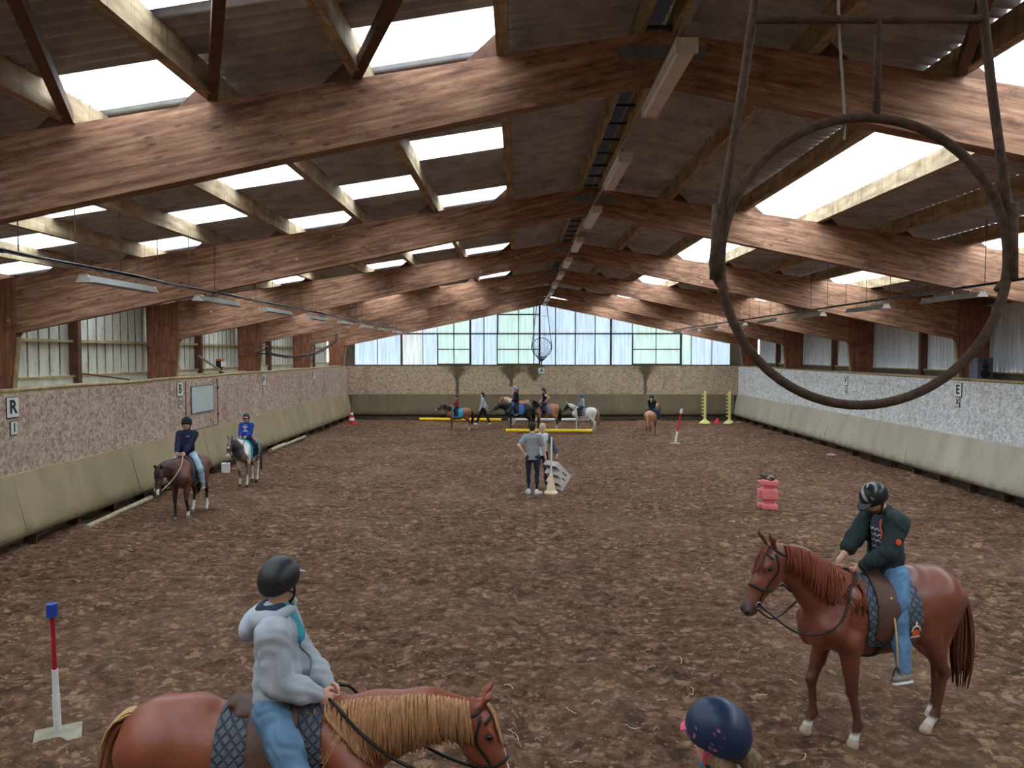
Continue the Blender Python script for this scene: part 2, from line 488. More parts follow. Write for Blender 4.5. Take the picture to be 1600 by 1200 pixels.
c = t.ramp(n2, [(0.32, dark), (0.55, mid), (0.78, dry)])
c = t.mix(t.step(n4, 0.46, 0.62, 0, 0.75), c, dark)
c = t.mix(t.math('MULTIPLY', kk, 0.86), c, t.ramp(n3, [(0.3, mid), (0.5, dry), (0.75, pale)]))
c = t.mix(t.step(n3, 0.60, 0.70, 0, 0.35), c, dark)
c = t.mix(t.step(n1, 0.45, 0.65, 0, 0.22), c, srgb(150, 120, 98))
hgt = t.math('ADD', n2, t.math('MULTIPLY', n3, 0.5))
M_SAND = t.bsdf(c, 0.95, t.bump(hgt, 1.0, 0.035), spec=0.12)
me = np_mesh('floor', np.stack([GX, GY, HZ], -1).reshape(-1, 3), fq, M_SAND)
set_col(me, np.repeat(CL.reshape(-1, 1), 3, 1))
tag(link('floor', me), 'brown hoof-marked sand floor of the riding hall', 'floor', kind='structure')

# ------------------------------------------------------------------ side walls
def side_wall(side):
    s = 1 if side == 'right' else -1
    X0 = XR if s > 0 else XL
    m_osb, m_kick, m_clad = (M_OSB_R, M_KICK_R, M_CLAD_R) if s > 0 else (M_OSB_L, M_KICK_L, M_CLAD_L)
    root = empty('wall_' + side, (X0, 0, 0))
    tag(root, '%s long wall: OSB boards over a leaning kickboard, sheet cladding above' % side, 'wall', kind='structure')
    # everything below in coordinates local to root: +x*s points out of the hall
    def B(name, lo, hi, m, **k):
        x0, x1 = sorted((lo[0] * s, hi[0] * s))
        return MB().box((x0, lo[1], lo[2]), (x1, hi[1], hi[2])).build(name, m, root, **k)
    B('wall_core', (0.03, YN - 0.1, -0.3), (0.12, YF, WALL_TOP - 0.02), M_BACK)
    L = 2.44; y = YN
    k = 0
    off = 0.31
    edges = [YN] + list(np.arange(YN + 1.0 + off, YF, L)) + [YF]
    for a, b in zip(edges[:-1], edges[1:]):
        pr = rng.uniform(0, 0.006)
        B('osb_panel', (-pr, a + 0.004, KICK_TOP - 0.06), (0.03, b - 0.004, 2.575), m_osb)
        B('osb_panel', (-rng.uniform(0, 0.005), a + 0.004, 2.582), (0.03, b - 0.004, WALL_TOP), m_osb)
    # kickboard panels
    L = 2.0 if s > 0 else 2.1
    edges = list(np.arange(YN, YF - 0.5, L)) + [YF]
    if YF - edges[-2] < 0.7: edges.pop(-2)
    for q, (a, b) in enumerate(zip(edges[:-1], edges[1:])):
        dx = rng.uniform(-0.012, 0.012)
        prof = [(0.0, KICK_TOP), (-0.05, KICK_TOP - 0.01), (-0.14 + dx, 0.98), (-0.24 + dx, 0.6), (-KICK_IN + dx, 0.36), (-KICK_IN + 0.005 + dx, 0.29), (-KICK_IN + 0.04, KICK_BOT), (-KICK_IN + 0.10, KICK_BOT + 0.02), (-0.18, 0.62), (-0.08, 0.98)]
        gap = 0.004 if not (s > 0 and abs(a - 29.0) < 1.01) else 0.03
        def ring(yy, g): return [(p[0] * s, yy + (g if 2 < i < 8 else g * 0.2), p[1]) for i, p in enumerate(prof)]
        MB().loft([ring(a, gap), ring(b, -0.004)]).build('kick_panel', m_kick, root, smooth=True, auto=35)
    for yy in np.arange(YN + 0.4, YF, 1.4):
        B('kick_bracket', (-0.2, yy, 0.0), (0.03, yy + 0.07, 0.6), M_DARKWOOD)
    # ledge, low upstand, cladding
    B('ledge', (0.0, YN, WALL_TOP), (0.98, YF, WALL_TOP + 0.03), M_LEDGE)
    B('low_upstand', (0.90, YN, WALL_TOP + 0.03), (0.96, YF, 3.07), m_clad if s < 0 else M_BACK)
    B('sill_board', (0.86, YN, 3.05), (0.99, YF, 3.09), M_LEDGE)
    if s < 0:
        pts = [(0.03 * s + rng.uniform(-.012, .012), yy, WALL_TOP + 0.055 + rng.uniform(-.012, .012)) for yy in np.arange(YN, YF - 0.3, 1.3)]
        MB().tube(spline(pts, 120), 0.042, 8).build('top_rail_pole', M_LEDGE, root, smooth=True)
    else:
        B('top_rail_plank', (-0.03, YN, WALL_TOP + 0.03), (0.14, 28.5, WALL_TOP + 0.075), M_LEDGE)
    fr = [YN] + [y - 0.0 for y in FY]
    fr = [0.5] + FY
    for a, b in zip([YN, 0.5] + FY[:-1], [0.5] + FY):
        mid = (a + b) / 2
        for (u0, u1) in ((a, mid), (mid, b)):
            # vertical trapezoid ribs
            xs_, n = [], max(3, int(round((u1 - u0) / 0.38)))
            p = (u1 - u0) / n
            prof = []
            for i in range(n):
                y0 = u0 + i * p
                if s < 0: prof += [(y0, 0.0), (y0 + p * 0.84, 0.0), (y0 + p * 0.88, 0.045), (y0 + p * 0.96, 0.045)]
                else: prof += [(y0, 0.0), (y0 + p * 0.42, 0.0), (y0 + p * 0.46, 0.025), (y0 + p * 0.52, 0.025), (y0 + p * 0.56, 0.0), (y0 + p * 0.88, 0.0), (y0 + p * 0.92, 0.03), (y0 + p * 0.97, 0.03)]
            prof.append((u1, 0.0))
            lo = [((1.0 + d) * s, yy, 3.06) for yy, d in prof]; hi = [((1.0 + d) * s, yy, 5.15) for yy, d in prof]
            lo2 = [((1.01 + d) * s, yy, 3.06) for yy, d in prof]; hi2 = [((1.01 + d) * s, yy, 5.15) for yy, d in prof]
            cs = MB().loft([lo, hi], cap=False, closed=False).loft([hi2, lo2], cap=False, closed=False).build('cladding_sheet', m_clad, root)
            cs.data.materials.append(M_GRIME)
            nf = len(prof) - 1
            for q_, pg in enumerate(cs.data.polygons):
                dd = (prof[q_ % nf][1] + prof[q_ % nf + 1][1]) if q_ < nf else 0
                if dd > 0.02 and s < 0: pg.material_index = 1
        B('stud', (0.78, mid - 0.07, WALL_TOP + 0.03), (0.99, mid + 0.07, 4.95), M_DARKWOOD)
        if s < 0:
            B('girt_rail', (0.88, a + 0.1, 3.83), (0.985, b - 0.02, 3.89), M_LEDGE)
        B('eaves_board', (0.7, a, 4.93), (1.06, b, 5.12), M_DARKWOOD)
    return root
WALL_L = side_wall('left')
WALL_R = side_wall('right')

# ------------------------------------------------------------------ end walls with translucent gables
def gable_z(x): return Z_BOT - S_BOT * abs(x - XC)
def end_wall(side):
    far = side == 'far'
    Y0 = YF if far else YN
    d = 1 if far else -1           # outward
    root = empty('wall_' + side, (0, Y0, 0))
    tag(root, 'far end wall: OSB boards above a leaning kickboard' if far else 'near end wall behind the viewer', 'wall', kind='structure')
    def B(name, lo, hi, m, par=root):
        y0, y1 = sorted((lo[1] * d, hi[1] * d))
        return MB().box((lo[0], y0, lo[2]), (hi[0], y1, hi[2])).build(name, m, par)
    B('wall_core', (XL - 1.1, 0.03, -0.3), (XR + 1.1, 0.14, 2.9), M_BACK)
    edges = [XL] + list(np.arange(XL + 1.1, XR - 0.5, 2.44)) + [XR]
    for a, b in zip(edges[:-1], edges[1:]):
        B('osb_panel', (a + 0.004, -rng.uniform(0, 0.006), KICK_TOP - 0.06), (b - 0.004, 0.03, 2.575), M_OSB_F)
        B('osb_panel', (a + 0.004, -rng.uniform(0, 0.006), 2.582), (b - 0.004, 0.03, 2.9), M_OSB_F)
    edges = list(np.linspace(XL + 0.25, XR - 0.25, 11))
    for a, b in zip(edges[:-1], edges[1:]):
        prof = [(0.0, KICK_TOP - 0.02), (-0.05, KICK_TOP - 0.03), (-0.14, 0.98), (-0.24, 0.6), (-KICK_IN, 0.36), (-KICK_IN + 0.005, 0.29), (-KICK_IN + 0.04, KICK_BOT), (-KICK_IN + 0.10, KICK_BOT + 0.02), (-0.18, 0.62), (-0.08, 0.98)]
        MB().loft([[(xx, p[0] * d, p[1]) for p in prof] for xx in (a + 0.004, b - 0.004)]).build('kick_panel', M_KICK_F, root, smooth=True, auto=35)
    B('sill_board', (XL, -0.02, 2.9), (XR, 0.2, 2.95), M_DARKWOOD)
    B('footing_board', (XL, -0.16, 0.0), (XR, -0.10, 0.2), M_BACK)
    # solid corners outside the glazing
    for a, b in ((XL - 1.1, XL + 0.38), (XR - 0.42, XR + 1.1)):
        B('corner_board', (a, 0.14, 2.9), (b, 0.2, 5.2), M_BACK)
    if far:
        win = empty('window_1', (0, Y0, 0))
        tag(win, 'wide translucent gable window of blue and green sheets with dark steel bars', 'window', kind='structure')
    else:
        # boarded gable of the viewing gallery end
        n = 18; xe = np.linspace(XL - 1.1, XR + 1.1, n + 1)
        for a, b in zip(xe[:-1], xe[1:]):
            q = [(a + 0.004, 0.14 * d, 2.85), (b - 0.004, 0.14 * d, 2.85), (b - 0.004, 0.14 * d, Z_ROOF - S_TOP * abs(b - XC) + 0.05), (a + 0.004, 0.14 * d, Z_ROOF - S_TOP * abs(a - XC) + 0.05)]
            MB().prism(q, (0, 0, 0), (0, 0.06 * d, 0)).build('gable_board', M_OSB_F, root)
        MB().box((XL - 1.1, -0.26, -0.1), (XR + 1.1, -0.21, Z_ROOF + 0.2)).build('outer_sheathing', M_BACK, root)
        return root
    px = lambda p: (p - 810.0) / 28.85
    spans = [(549, 589, 'b'), (589, 627, 'b'), (629, 660, 'c'), (661, 683, 'b'), (684, 709, 'g'), (709, 735, 'g'), (735, 756, 'b'), (756, 777, 'b'), (777, 810, 'g'), (810, 834, 'g'), (834, 868, 'b'), (868, 899, 'b'), (899, 930, 'b'), (930, 954, 'b'), (954, 988, 'b'), (988, 1025, 'g'), (1025, 1063, 'g'), (1064, 1080, 'g'), (1080, 1112, 'b'), (1112, 1143, 'b')]
    for a, b, k in spans:
        x0, x1 = px(a) - 0.03, px(b) + 0.03
        n = max(6, int((x1 - x0) / 0.05)); xx = np.linspace(x0, x1, n + 1)
        rib = np.where(np.arange(n + 1) % 4 == 0, -0.018, 0.0)
        lo = [(x, (0.26 + r) * d, 2.92) for x, r in zip(xx, rib)]; hi = [(x, (0.26 + r) * d, gable_z(x) + 0.5) for x, r in zip(xx, rib)]
        MB().loft([lo, hi], cap=False, closed=False).build('pane', {'b': M_GLZ_BLUE, 'g': M_GLZ_GREEN, 'c': M_GLZ_CREAM}[k], win)
    def bar(x0, x1, z0, z1, y0=0.10, y1=0.2, name='bar'):
        B(name, (x0, y0, z0), (x1, y1, z1), M_DARKSTEEL, win)
    for p in (627.5, 735, 843, 954, 1063):
        bar(px(p) - 0.05, px(p) + 0.05, 2.93, gable_z(px(p)) + 0.3, 0.05, 0.2, 'post')
    zr = 4.62
    bar(px(627), px(1070), zr - 0.04, zr + 0.04, 0.08, 0.16, 'rail')
    if far:
        for p0, p1 in ((684, 735), (777, 843), (988, 1063)):
            x0, x1 = px(p0), px(p1)
            bar(x0 - 0.03, x0 + 0.03, 2.95, zr); bar(x0, x1, 3.75, 3.81); bar(x0, x1, 2.95, 3.01)
        bar(px(777), px(843), 5.63, 5.69); bar(px(778) - 0.03, px(778) + 0.03, zr, 5.95)
        for p in (660.5, 868, 898.5, 929.5): bar(px(p) - 0.014, px(p) + 0.014, 2.95, gable_z(px(p)) + 0.2, 0.2, 0.235)
    return root
end_wall('far'); end_wall('front')

# ------------------------------------------------------------------ glulam portal frames
ANG = math.atan(S_BOT)
e1 = V(math.cos(ANG), -math.sin(ANG)); e2 = V(math.sin(ANG), math.cos(ANG))
FT = 0.18
def loc2(dx, dz): p = V(dx, dz); return (p @ e1, p @ e2)
rp = [(0, 0), (HALF, -S_BOT * HALF), (HALF, Z_TOP - Z_BOT - S_TOP * HALF), (0, Z_TOP - Z_BOT)]
rp = [loc2(*p) for p in rp]
rafter_me = MB().prism([(x, 0, z) for x, z in rp], (0, -FT / 2, 0), (0, FT / 2, 0)).mesh('rafter', M_GLULAM)
zi, zo = Z_BOT - S_BOT * HALF, Z_TOP - S_TOP * (HALF + 0.9)
pp = [(0.0, zi - 0.02), (0.005, Z_TOP - S_TOP * HALF), (0.9, zo), (0.86, 0), (0.22, 0), (0.16, WALL_TOP), (0.03, zi - 0.05)]
post_me = MB().prism([(x, 0, z) for x, z in pp], (0, -FT / 2 - 0.01, 0), (0, FT / 2 + 0.01, 0)).mesh('post', M_GLULAM_POST)
strip_me = MB().prism([(0.02, 0, zi - 0.08), (0.14, 0, WALL_TOP + 0.03), (0.11, 0, WALL_TOP + 0.03), (-0.01, 0, zi - 0.08)], (0, -0.05, 0), (0, 0.05, 0)).mesh('edge_strip', M_LEDGE)
pm = MB().box((-0.41, -0.012, -0.055), (0.41, 0, 0.055))
for bx_ in (-0.36, -0.24, 0.24, 0.36): pm.tube([(bx_, -0.012, 0), (bx_, -0.026, 0)], 0.018, 8)
plate_me = pm.mesh('ridge_plate', M_STEEL)
ordinal = ['nearest', 'second', 'third', 'fourth', 'fifth', 'sixth and farthest']
for i, y in enumerate(FY):
    r = empty('portal_frame', (XC, y + FT / 2, 0))
    tag(r, '%s red-brown glulam timber portal frame, counted from the viewer' % ordinal[i], 'timber frame', 'glulam portal frames of the hall')
    for sgn, rz in ((1, 0), (-1, math.pi)):
        o = link('rafter', rafter_me, r, (0, 0, Z_BOT), (0, ANG, rz))
        o = link('post', post_me, r, (HALF * sgn, 0, 0), (0, 0, rz))
        link('edge_strip', strip_me, o)
    link('ridge_plate', plate_me, r, (0.04, -FT / 2, Z_TOP - 0.2))

# ------------------------------------------------------------------ roof: purlins, sheets, rooflights
ceil = empty('ceiling', (XC, 0, 0))
tag(ceil, 'corrugated fibre-cement roof on timber purlins with rooflight sheets', 'roof', kind='structure')
OFF = [0.16, 1.45, 2.81, 4.17, 5.53, 6.88, 8.25, 9.62]
bays = list(zip([YN] + [0.5] + FY[:-1], [0.5] + FY[:-1] + [YF + 0.3]))
for sgn in (-1, 1):
    for k, o_ in enumerate(OFF):
        zb = Z_TOP - S_TOP * o_ + 0.005; w = 0.055 if k else 0.035
        for a, b in bays:
            MB().box((sgn * o_ - w, a, zb), (sgn * o_ + w, b, Z_ROOF - S_TOP * o_ - 0.02)).build('purlin', M_PURLIN, ceil)
    for y in FY:
        for o_ in OFF[1:]:
            zb = Z_TOP - S_TOP * o_
            x = sgn * (o_ + 0.055)
            MB().prism([(x, 0, zb - 0.01), (x + sgn * 0.30, 0, zb - 0.01 - S_TOP * 0.30), (x, 0, zb + 0.22)], (0, y + 0.02, 0), (0, y + 0.08, 0)).build('cleat', M_DARKWOOD, ceil)
CORR, AMP = 0.177, 0.034
sheet_cache = {}
def sheet(sgn, x0, x1, y0, y1, m, name):
    n = max(2, int(math.ceil((y1 - y0) / CORR * 6)))
    yy = np.linspace(y0, y1, n + 1)
    dz = AMP * np.cos(2 * math.pi * yy / CORR)
    A = [(sgn * x0, y, Z_ROOF - S_TOP * x0 + d) for y, d in zip(yy, dz)]
    Bq = [(sgn * x1, y, Z_ROOF - S_TOP * x1 + d) for y, d in zip(yy, dz)]
    MB().loft([A, Bq], cap=False, closed=False).build(name, m, ceil, smooth=True)
cols = list(zip(OFF, OFF[1:] + [HALF + 1.15]))
P = 3.62
for k, (x0, x1) in enumerate(cols):
    # left slope: short rooflights in a chequer
    if k == 0:
        for a, b in bays: sheet(-1, x0 - 0.02, x1 + 0.03, a, b, M_ROOF, 'roof_sheet')
    else:
        start = 6.80 if k % 2 else 4.98
        y = start - P * 3
        while y < YF + 0.3:
            a, b = max(y, YN), min(y + 0.98, YF + 0.3)
            if b > a: sheet(-1, x0 - 0.02, x1 + 0.03, a, b, M_SKY, 'rooflight')
            a, b = max(y + 0.98, YN), min(y + P, YF + 0.3)
            if b > a: sheet(-1, x0 - 0.02, x1 + 0.03, a, b, M_ROOF, 'roof_sheet')
            y += P
    # right slope: two continuous rooflight strips
    lit = k in (2, 5)
    y = YN
    while y < YF + 0.3:
        b = min(y + 1.81, YF + 0.3)
        sheet(1, x0 - 0.02, x1 + 0.03, y, b, M_SKY if lit else M_ROOF, 'rooflight' if lit else 'roof_sheet')
        y = b
for a, b in bays:
    MB().prism([(-0.3, 0, Z_ROOF + 0.0), (0, 0, Z_ROOF + 0.12), (0.3, 0, Z_ROOF + 0.0), (0.3, 0, Z_ROOF + 0.03), (0, 0, Z_ROOF + 0.15), (-0.3, 0, Z_ROOF + 0.03)], (0, a, 0), (0, b, 0)).build('ridge_cap', M_BLACK, ceil)
for y in np.arange(5.0, YF, 0.75):
    MB().box((-0.17, y, Z_TOP + 0.0), (0.17, y + 0.03, Z_TOP + 0.03)).build('ridge_bracket', M_DARKSTEEL, ceil)
# diagonal bracing of the near bay
for sgn in (-1, 1):
    for k in (1, 2, 3, 4, 5):
        o0, o1 = OFF[k + 1], OFF[k]
        p0 = V(sgn * o0, FY[0] - 0.02, Z_TOP - S_TOP * o0 + 0.05); p1 = V(sgn * o1, FY[0] - 3.2, Z_TOP - S_TOP * o1 + 0.05)
        d = nrm(p1 - p0); side = nrm(np.cross(d, V(0, 0, 1))) * 0.045; upv = V(0, 0, 0.055)
        q = [p0 - side - upv, p0 + side - upv, p0 + side + upv, p0 - side + upv]
        MB().prism(q, (0, 0, 0), p1 - p0).build('wind_brace', M_DARKWOOD, ceil)
# eaves closers
for sgn in (-1, 1):
    MB().box((sgn * (HALF + 1.02) - 0.04, YN, 4.9), (sgn * (HALF + 1.02) + 0.04, YF + 0.3, 5.25)).build('eaves_closer', M_DARKWOOD, ceil)
# ------------------------------------------------------------------ lettering helper
def letter_mesh(ch, size, m, bold=0.02, depth=0.002):
    cu = bpy.data.curves.new('lettering', 'FONT'); cu.body = ch; cu.size = size
    cu.align_x = 'CENTER'; cu.align_y = 'CENTER'; cu.extrude = depth; cu.offset = bold * size
    o = bpy.data.objects.new('lettering', cu); COL.objects.link(o)
    dg = bpy.context.evaluated_depsgraph_get()
    me = bpy.data.meshes.new_from_object(o.evaluated_get(dg))
    bpy.data.objects.remove(o); bpy.data.curves.remove(cu)
    me.materials.clear(); me.materials.append(m)
    return me

M_WHITE = plain('white_paint', srgb(226, 226, 222), 0.5, 0.08, 12)
M_BLACKPAINT = plain('black_paint', srgb(24, 24, 28), 0.5, 0.2, 12)
M_LAMP = plain('lamp_housing', srgb(196, 184, 172), 0.55, 0.15, 10)
M_LAMP_GREY = plain('lamp_tray_grey', srgb(132, 128, 122), 0.45, 0.12, 10)
M_TUBE = plain('lamp_diffuser', srgb(216, 196, 186), 0.4, 0.1, 6)
M_TUBE_COOL = plain('lamp_tube', srgb(186, 192, 196), 0.3, 0.06, 6)
M_STRAW = plain('straw', srgb(214, 200, 172), 0.8, 0.25, 40)
M_TWINE = plain('dusty_straw', srgb(150, 116, 74), 0.9, 0.3, 40)
M_FLEECE = plain('grey_fleece', srgb(150, 144, 136), 0.9)
NTH = ['first', 'second', 'third', 'fourth', 'fifth', 'sixth', 'seventh', 'eighth', 'ninth', 'tenth', 'eleventh']

# ------------------------------------------------------------------ lamps under the ridge
proto = None
RX, RZ = XC + 0.02, 5.96
for k in range(10):
    y0 = 6.12 + 3.45 * k
    if y0 + 1.7 > FY[-1]: break
    r = empty('ridge_lamp', (RX, y0, RZ)) if proto is None else None
    if proto is None:
        proto = r
        MB().box((-0.085, 0, 0.02), (0.085, 1.7, 0.10)).build('housing', M_LAMP, r, bevel=0.006)
        MB().prism([(-0.075, 0, 0.022), (0.075, 0, 0.022), (0.06, 0, -0.01), (-0.06, 0, -0.01)], (0, 0.03, 0), (0, 1.67, 0)).build('diffuser', M_TUBE, r)
        for yy in (0.0, 1.66): MB().box((-0.088, yy - 0.004, -0.012), (0.088, yy + 0.044, 0.104)).build('end_cap', M_LAMP, r, bevel=0.004)
        for yy in (0.3, 1.4): MB().box((-0.02, yy, 0.10), (0.02, yy + 0.03, 0.16)).build('hanger', M_STEEL, r)
    else:
        r = copy_tree(proto); r.location = (RX, y0, RZ)
    tag(r, 'pale boxed strip lamp under the roof ridge, %s from the viewer' % NTH[k], 'strip lamp', 'strip lamps in a row under the ridge')
o = MB().box((-0.016, 2.0, 0), (0.016, FY[-1], 0.035)).build('lamp_conduit', M_LAMP_GREY, None, loc=(RX - 0.03, 0, RZ + 0.155))
tag(o, 'long pale conduit carrying the strip lamps along the roof ridge', 'conduit')

# ------------------------------------------------------------------ hanging lighting rails left and right
def lighting_rail(side, X, Z, roofz, y0, y1, ph):
    rail = empty('lighting_rail', (X, 0, Z))
    tag(rail, 'thin steel rail hung on rods along the %s side of the hall' % side, 'lighting rail', 'lighting rails hung from the purlins')
    m = MB().box((-0.022, y0, -0.012), (0.022, y1, 0.012))
    m.box((-0.022, y0, -0.02), (-0.016, y1, 0.02)).box((0.016, y0, -0.02), (0.022, y1, 0.02))
    m.build('channel', M_STEEL, rail)
    cab = [(0.035 + rng.uniform(-.01, .01), y, 0.008 + rng.uniform(-.015, .012)) for y in np.arange(y0, y1, 0.8)]
    MB().tube(spline(cab, 150), 0.007, 4).build('cable', M_LAMP_GREY if side == 'left' else M_BLACK, rail)
    for y in np.arange(y0 + ph, y1, 1.1):
        dx = rng.uniform(-.01, .01)
        if any(fy - 0.05 < y < fy + 0.25 for fy in FY): continue
        MB().tube([(0, y, 0.0), (dx, y + rng.uniform(-.01, .01), roofz - Z)], 0.007, 5).build('hanger_rod', M_RUST, rail)
    for y in np.arange(y0 + 0.4, y1, 1.9):
        MB().box((-0.03, y, -0.026), (0.03, y + 0.05, 0.024)).build('clip', M_DARKSTEEL, rail)
    proto = None
    for k in range(8):
        ys_ = 9.75 + 3.48 * k if side == 'left' else 13.1 + 3.4 * k
        if ys_ + 1.85 > y1: break
        if proto is None:
            t_ = proto = empty('tube_lamp', (X, ys_, Z - 0.19))
            MB().prism([(-0.10, 0, 0.0), (-0.05, 0, 0.085), (0.05, 0, 0.085), (0.10, 0, 0.0), (0.085, 0, 0.0), (0.045, 0, 0.072), (-0.045, 0, 0.072), (-0.085, 0, 0.0)], (0, 0, 0), (0, 1.85, 0)).build('reflector_tray', M_LAMP_GREY, t_)
            for dx in (-0.036, 0.036): MB().tube([(dx, 0.05, 0.02), (dx, 1.80, 0.02)], 0.018, 8).build('tube', M_TUBE_COOL, t_, smooth=True, auto=60)
            for yy in (0.0, 1.80): MB().prism([(-0.10, 0, -0.01), (-0.05, 0, 0.09), (0.05, 0, 0.09), (0.10, 0, -0.01)], (0, yy, 0), (0, yy + 0.05, 0)).build('end_cap', M_LAMP, t_)
            for yy in (0.35, 0.9, 1.45): MB().tube([(0, yy, 0.085), (0, yy + 0.02, 0.166)], 0.008, 5).build('hook', M_STEEL, t_)
            tw = MB()
            for q in range(60):
                a = V(rng.uniform(-.07, .07), rng.uniform(0.03, 1.8), rng.uniform(0.09, 0.12))
                b = a + V(rng.uniform(-.06, .06), rng.uniform(-.12, .12), rng.uniform(0.0, 0.04))
                tw.tube([a, (a + b) / 2 + V(0, 0, .012), b], 0.004, 3)
            st = tw.build('straw_litter', M_TWINE, t_); st['kind'] = 'stuff'
        else:
            t_ = copy_tree(proto); t_.location = (X, ys_, Z - 0.19)
        tag(t_, 'grey twin-tube lamp on the %s lighting rail, %s from the viewer' % (side, NTH[k]), 'tube lamp', 'tube lamps on the %s lighting rail' % side)
lighting_rail('left', -5.53, 4.695, Z_TOP - S_TOP * 6.83, 4.0, 39.5, 0.1)
lighting_rail('right', 7.85, 4.745, Z_ROOF - S_TOP * 6.55 - 0.03, 7.5, 39.5, 0.05)

# ------------------------------------------------------------------ horse-ball goals
def goal(name, loc, label, rust, net):
    x, y, z = loc
    g = empty(name, (x, y, z))
    a = np.linspace(0, 2 * math.pi, 73)
    ring = np.stack([0.498 * np.cos(a), 0.0 * a, 0.498 * np.sin(a)], 1)
    wob = 1 + 0.004 * np.sin(a * 3 + 1)
    ring *= wob[:, None]
    R = 0.0165 if not net else 0.02
    MB().tube(ring, R, 12, cap=False).build('ring', rust, g, smooth=True)
    top = 2.2 if not net else 2.25
    for s_, x1 in ((-1, -0.02), (1, 0.06)) if not net else ((-1, 0), (1, 0)):
        # arms hug the ring at its widest point, then run up and inwards to the roof
        slope = (0.495 - 0.37) / 0.9 if not net else 0.118
        pts = [(s_ * 0.475, 0.012, -0.10), (s_ * 0.515, 0.01, -0.03), (s_ * 0.512, 0.0, 0.08), (s_ * (0.505 - slope * 0.5), 0, 0.55), (s_ * (0.505 - slope * 0.95), 0, 1.0), (s_ * (0.505 - slope * top), 0, top)]
        MB().tube(spline(pts, 30), R * 0.95, 10).build('arm', rust, g, smooth=True)
    if not net:
        w = 0.505 - 0.139 * 0.82
        MB().tube([(-w, 0, 0.83), (w, 0, 0.83)], 0.015, 8).build('cross_bar', rust, g, smooth=True)
        MB().tube([(0.035, 0, 0.83), (0.035, 0, 0.498)], 0.013, 8).build('strut', rust, g, smooth=True)
        for s_ in (-1, 1): MB().tube([(s_ * 0.505, 0, 0.20), (s_ * 0.512, 0.0, -0.06)], 0.023, 10).build('weld_sleeve', rust, g, smooth=True)
        rp_ = spline([(-0.10, 0.02, 1.4), (-0.095, 0.02, 0.9), (-0.075, 0.02, 0.62), (-0.07, 0.01, 0.49), (-0.075, 0, 0.42)], 16)
        MB().tube(rp_, 0.005, 5).build('cord_end', M_FLEECE, g)
    else:
        for zz in (0.62, 1.6): 
            w = 0.505 - 0.118 * zz
            MB().tube([(-w, 0, zz), (w, 0, zz)], 0.010, 6).build('cross_bar', rust, g)
        nt = MB()
        K = 22
        tip = V(0, 0.25, -0.72)
        def pt(u, q):
            an = 2 * math.pi * u / K
            p = V(0.49 * math.cos(an), 0, 0.49 * math.sin(an))
            sag = 0.35 * math.sin(math.pi * q) * V(0, 0.75, -0.15)
            return p * (1 - q) + tip * q + sag
        for u in range(K):
            for sg in (1, -1):
                nt.tube([pt(u + sg * q * 3.0, q) for q in np.linspace(0, 1, 9)], 0.007, 3)
        o = nt.build('net', M_BLACK, g); o['kind'] = 'stuff'
        MB().tube([(0, 0.25, -0.68), (0, 0.26, -0.95)], 0.03, 8).build('net_tail', M_BLACK, g)
    zt = Z_TOP - S_TOP * 0.16 - 0.008 - z
    w = 0.505 - (0.139 if not net else 0.118) * zt
    MB().tube([(XC - 0.25 - x, 0, zt), (XC + 0.25 - x, 0, zt)], 0.012, 8).build('hanger_bar', rust, g, smooth=True)
    for s_ in (-1, 1): MB().tube([(s_ * (w + 0.05), 0, zt - 0.45), (s_ * w, 0, zt)], R * 0.95, 8).build('arm_end', rust, g, smooth=True)
    tag(g, label, 'goal', 'horse-ball goals hanging at both ends')
goal('ball_goal', (1.202, 2.7, 3.915), 'large rusty iron ring goal hanging close to the viewer', M_RUST, False)
goal('ball_goal', (1.19, 39.25, 3.86), 'ring goal with a black net hanging in front of the gable window', M_DARKSTEEL, True)

# ------------------------------------------------------------------ dressage letter boards
def board(wall, along, z, w, h, ch, label, size):
    if wall == 'left': loc, rot = (XL + 0.012, along, z), (math.pi / 2, 0, math.pi / 2)
    elif wall == 'right': loc, rot = (XR - 0.012, along, z), (math.pi / 2, 0, -math.pi / 2)
    else: loc, rot = (along, YF - 0.012, z), (math.pi / 2, 0, 0)
    r = empty('letter_board', loc); r.rotation_euler = rot
    MB().box((-w / 2 - 0.014, -h / 2 - 0.016, -0.007), (w / 2 + 0.014, h / 2 + 0.010, 0.004)).build('shadow_outline', M_BLACKPAINT, r)  # added black rim, stands in for the dark outline and shadow around the board
    MB().box((-w / 2, -h / 2, 0.003), (w / 2, h / 2, 0.012)).build('board', M_WHITE, r, bevel=0.002)
    if ch:
        o = link('letter', letter_mesh(ch, size, M_BLACKPAINT, 0.03), r, (0, 0.0, 0.0135))
    for sy in (-1, 1): MB().tube([(0, sy * (h / 2 - 0.02), 0.012), (0, sy * (h / 2 - 0.02), 0.016)], 0.006, 6).build('screw', M_STEEL, r)
    tag(r, label, 'letter board', 'arena letter boards on the walls')
for ch, sub, y in (('R', 'I', 13.92), ('B', 'X', 20.85), ('P', 'L', 27.75), ('F', 'D', 34.6)):
    board('left', y, 2.60, 0.32, 0.36, ch, 'white board with a black letter %s on the left wall' % ch, 0.34)
    board('left', y + 0.02, 2.22, 0.17, 0.24, sub, 'small white board with a black %s under the letter %s' % (sub, ch), 0.22)
for ch, sub, y in (('E', 'X', 20.75), ('V', 'L', 27.85), ('K', 'D', 34.75)):
    board('right', y, 2.60, 0.32, 0.36, ch, 'white board with a black letter %s on the right wall' % ch, 0.34)
    board('right', y, 2.27, 0.17, 0.24, sub, 'small white board with a black %s under the letter %s' % (sub, ch), 0.22)
board('far', 1.25, 2.63, 0.34, 0.3, 'A', 'white letter board with an A on the far wall below the net goal', 0.28)

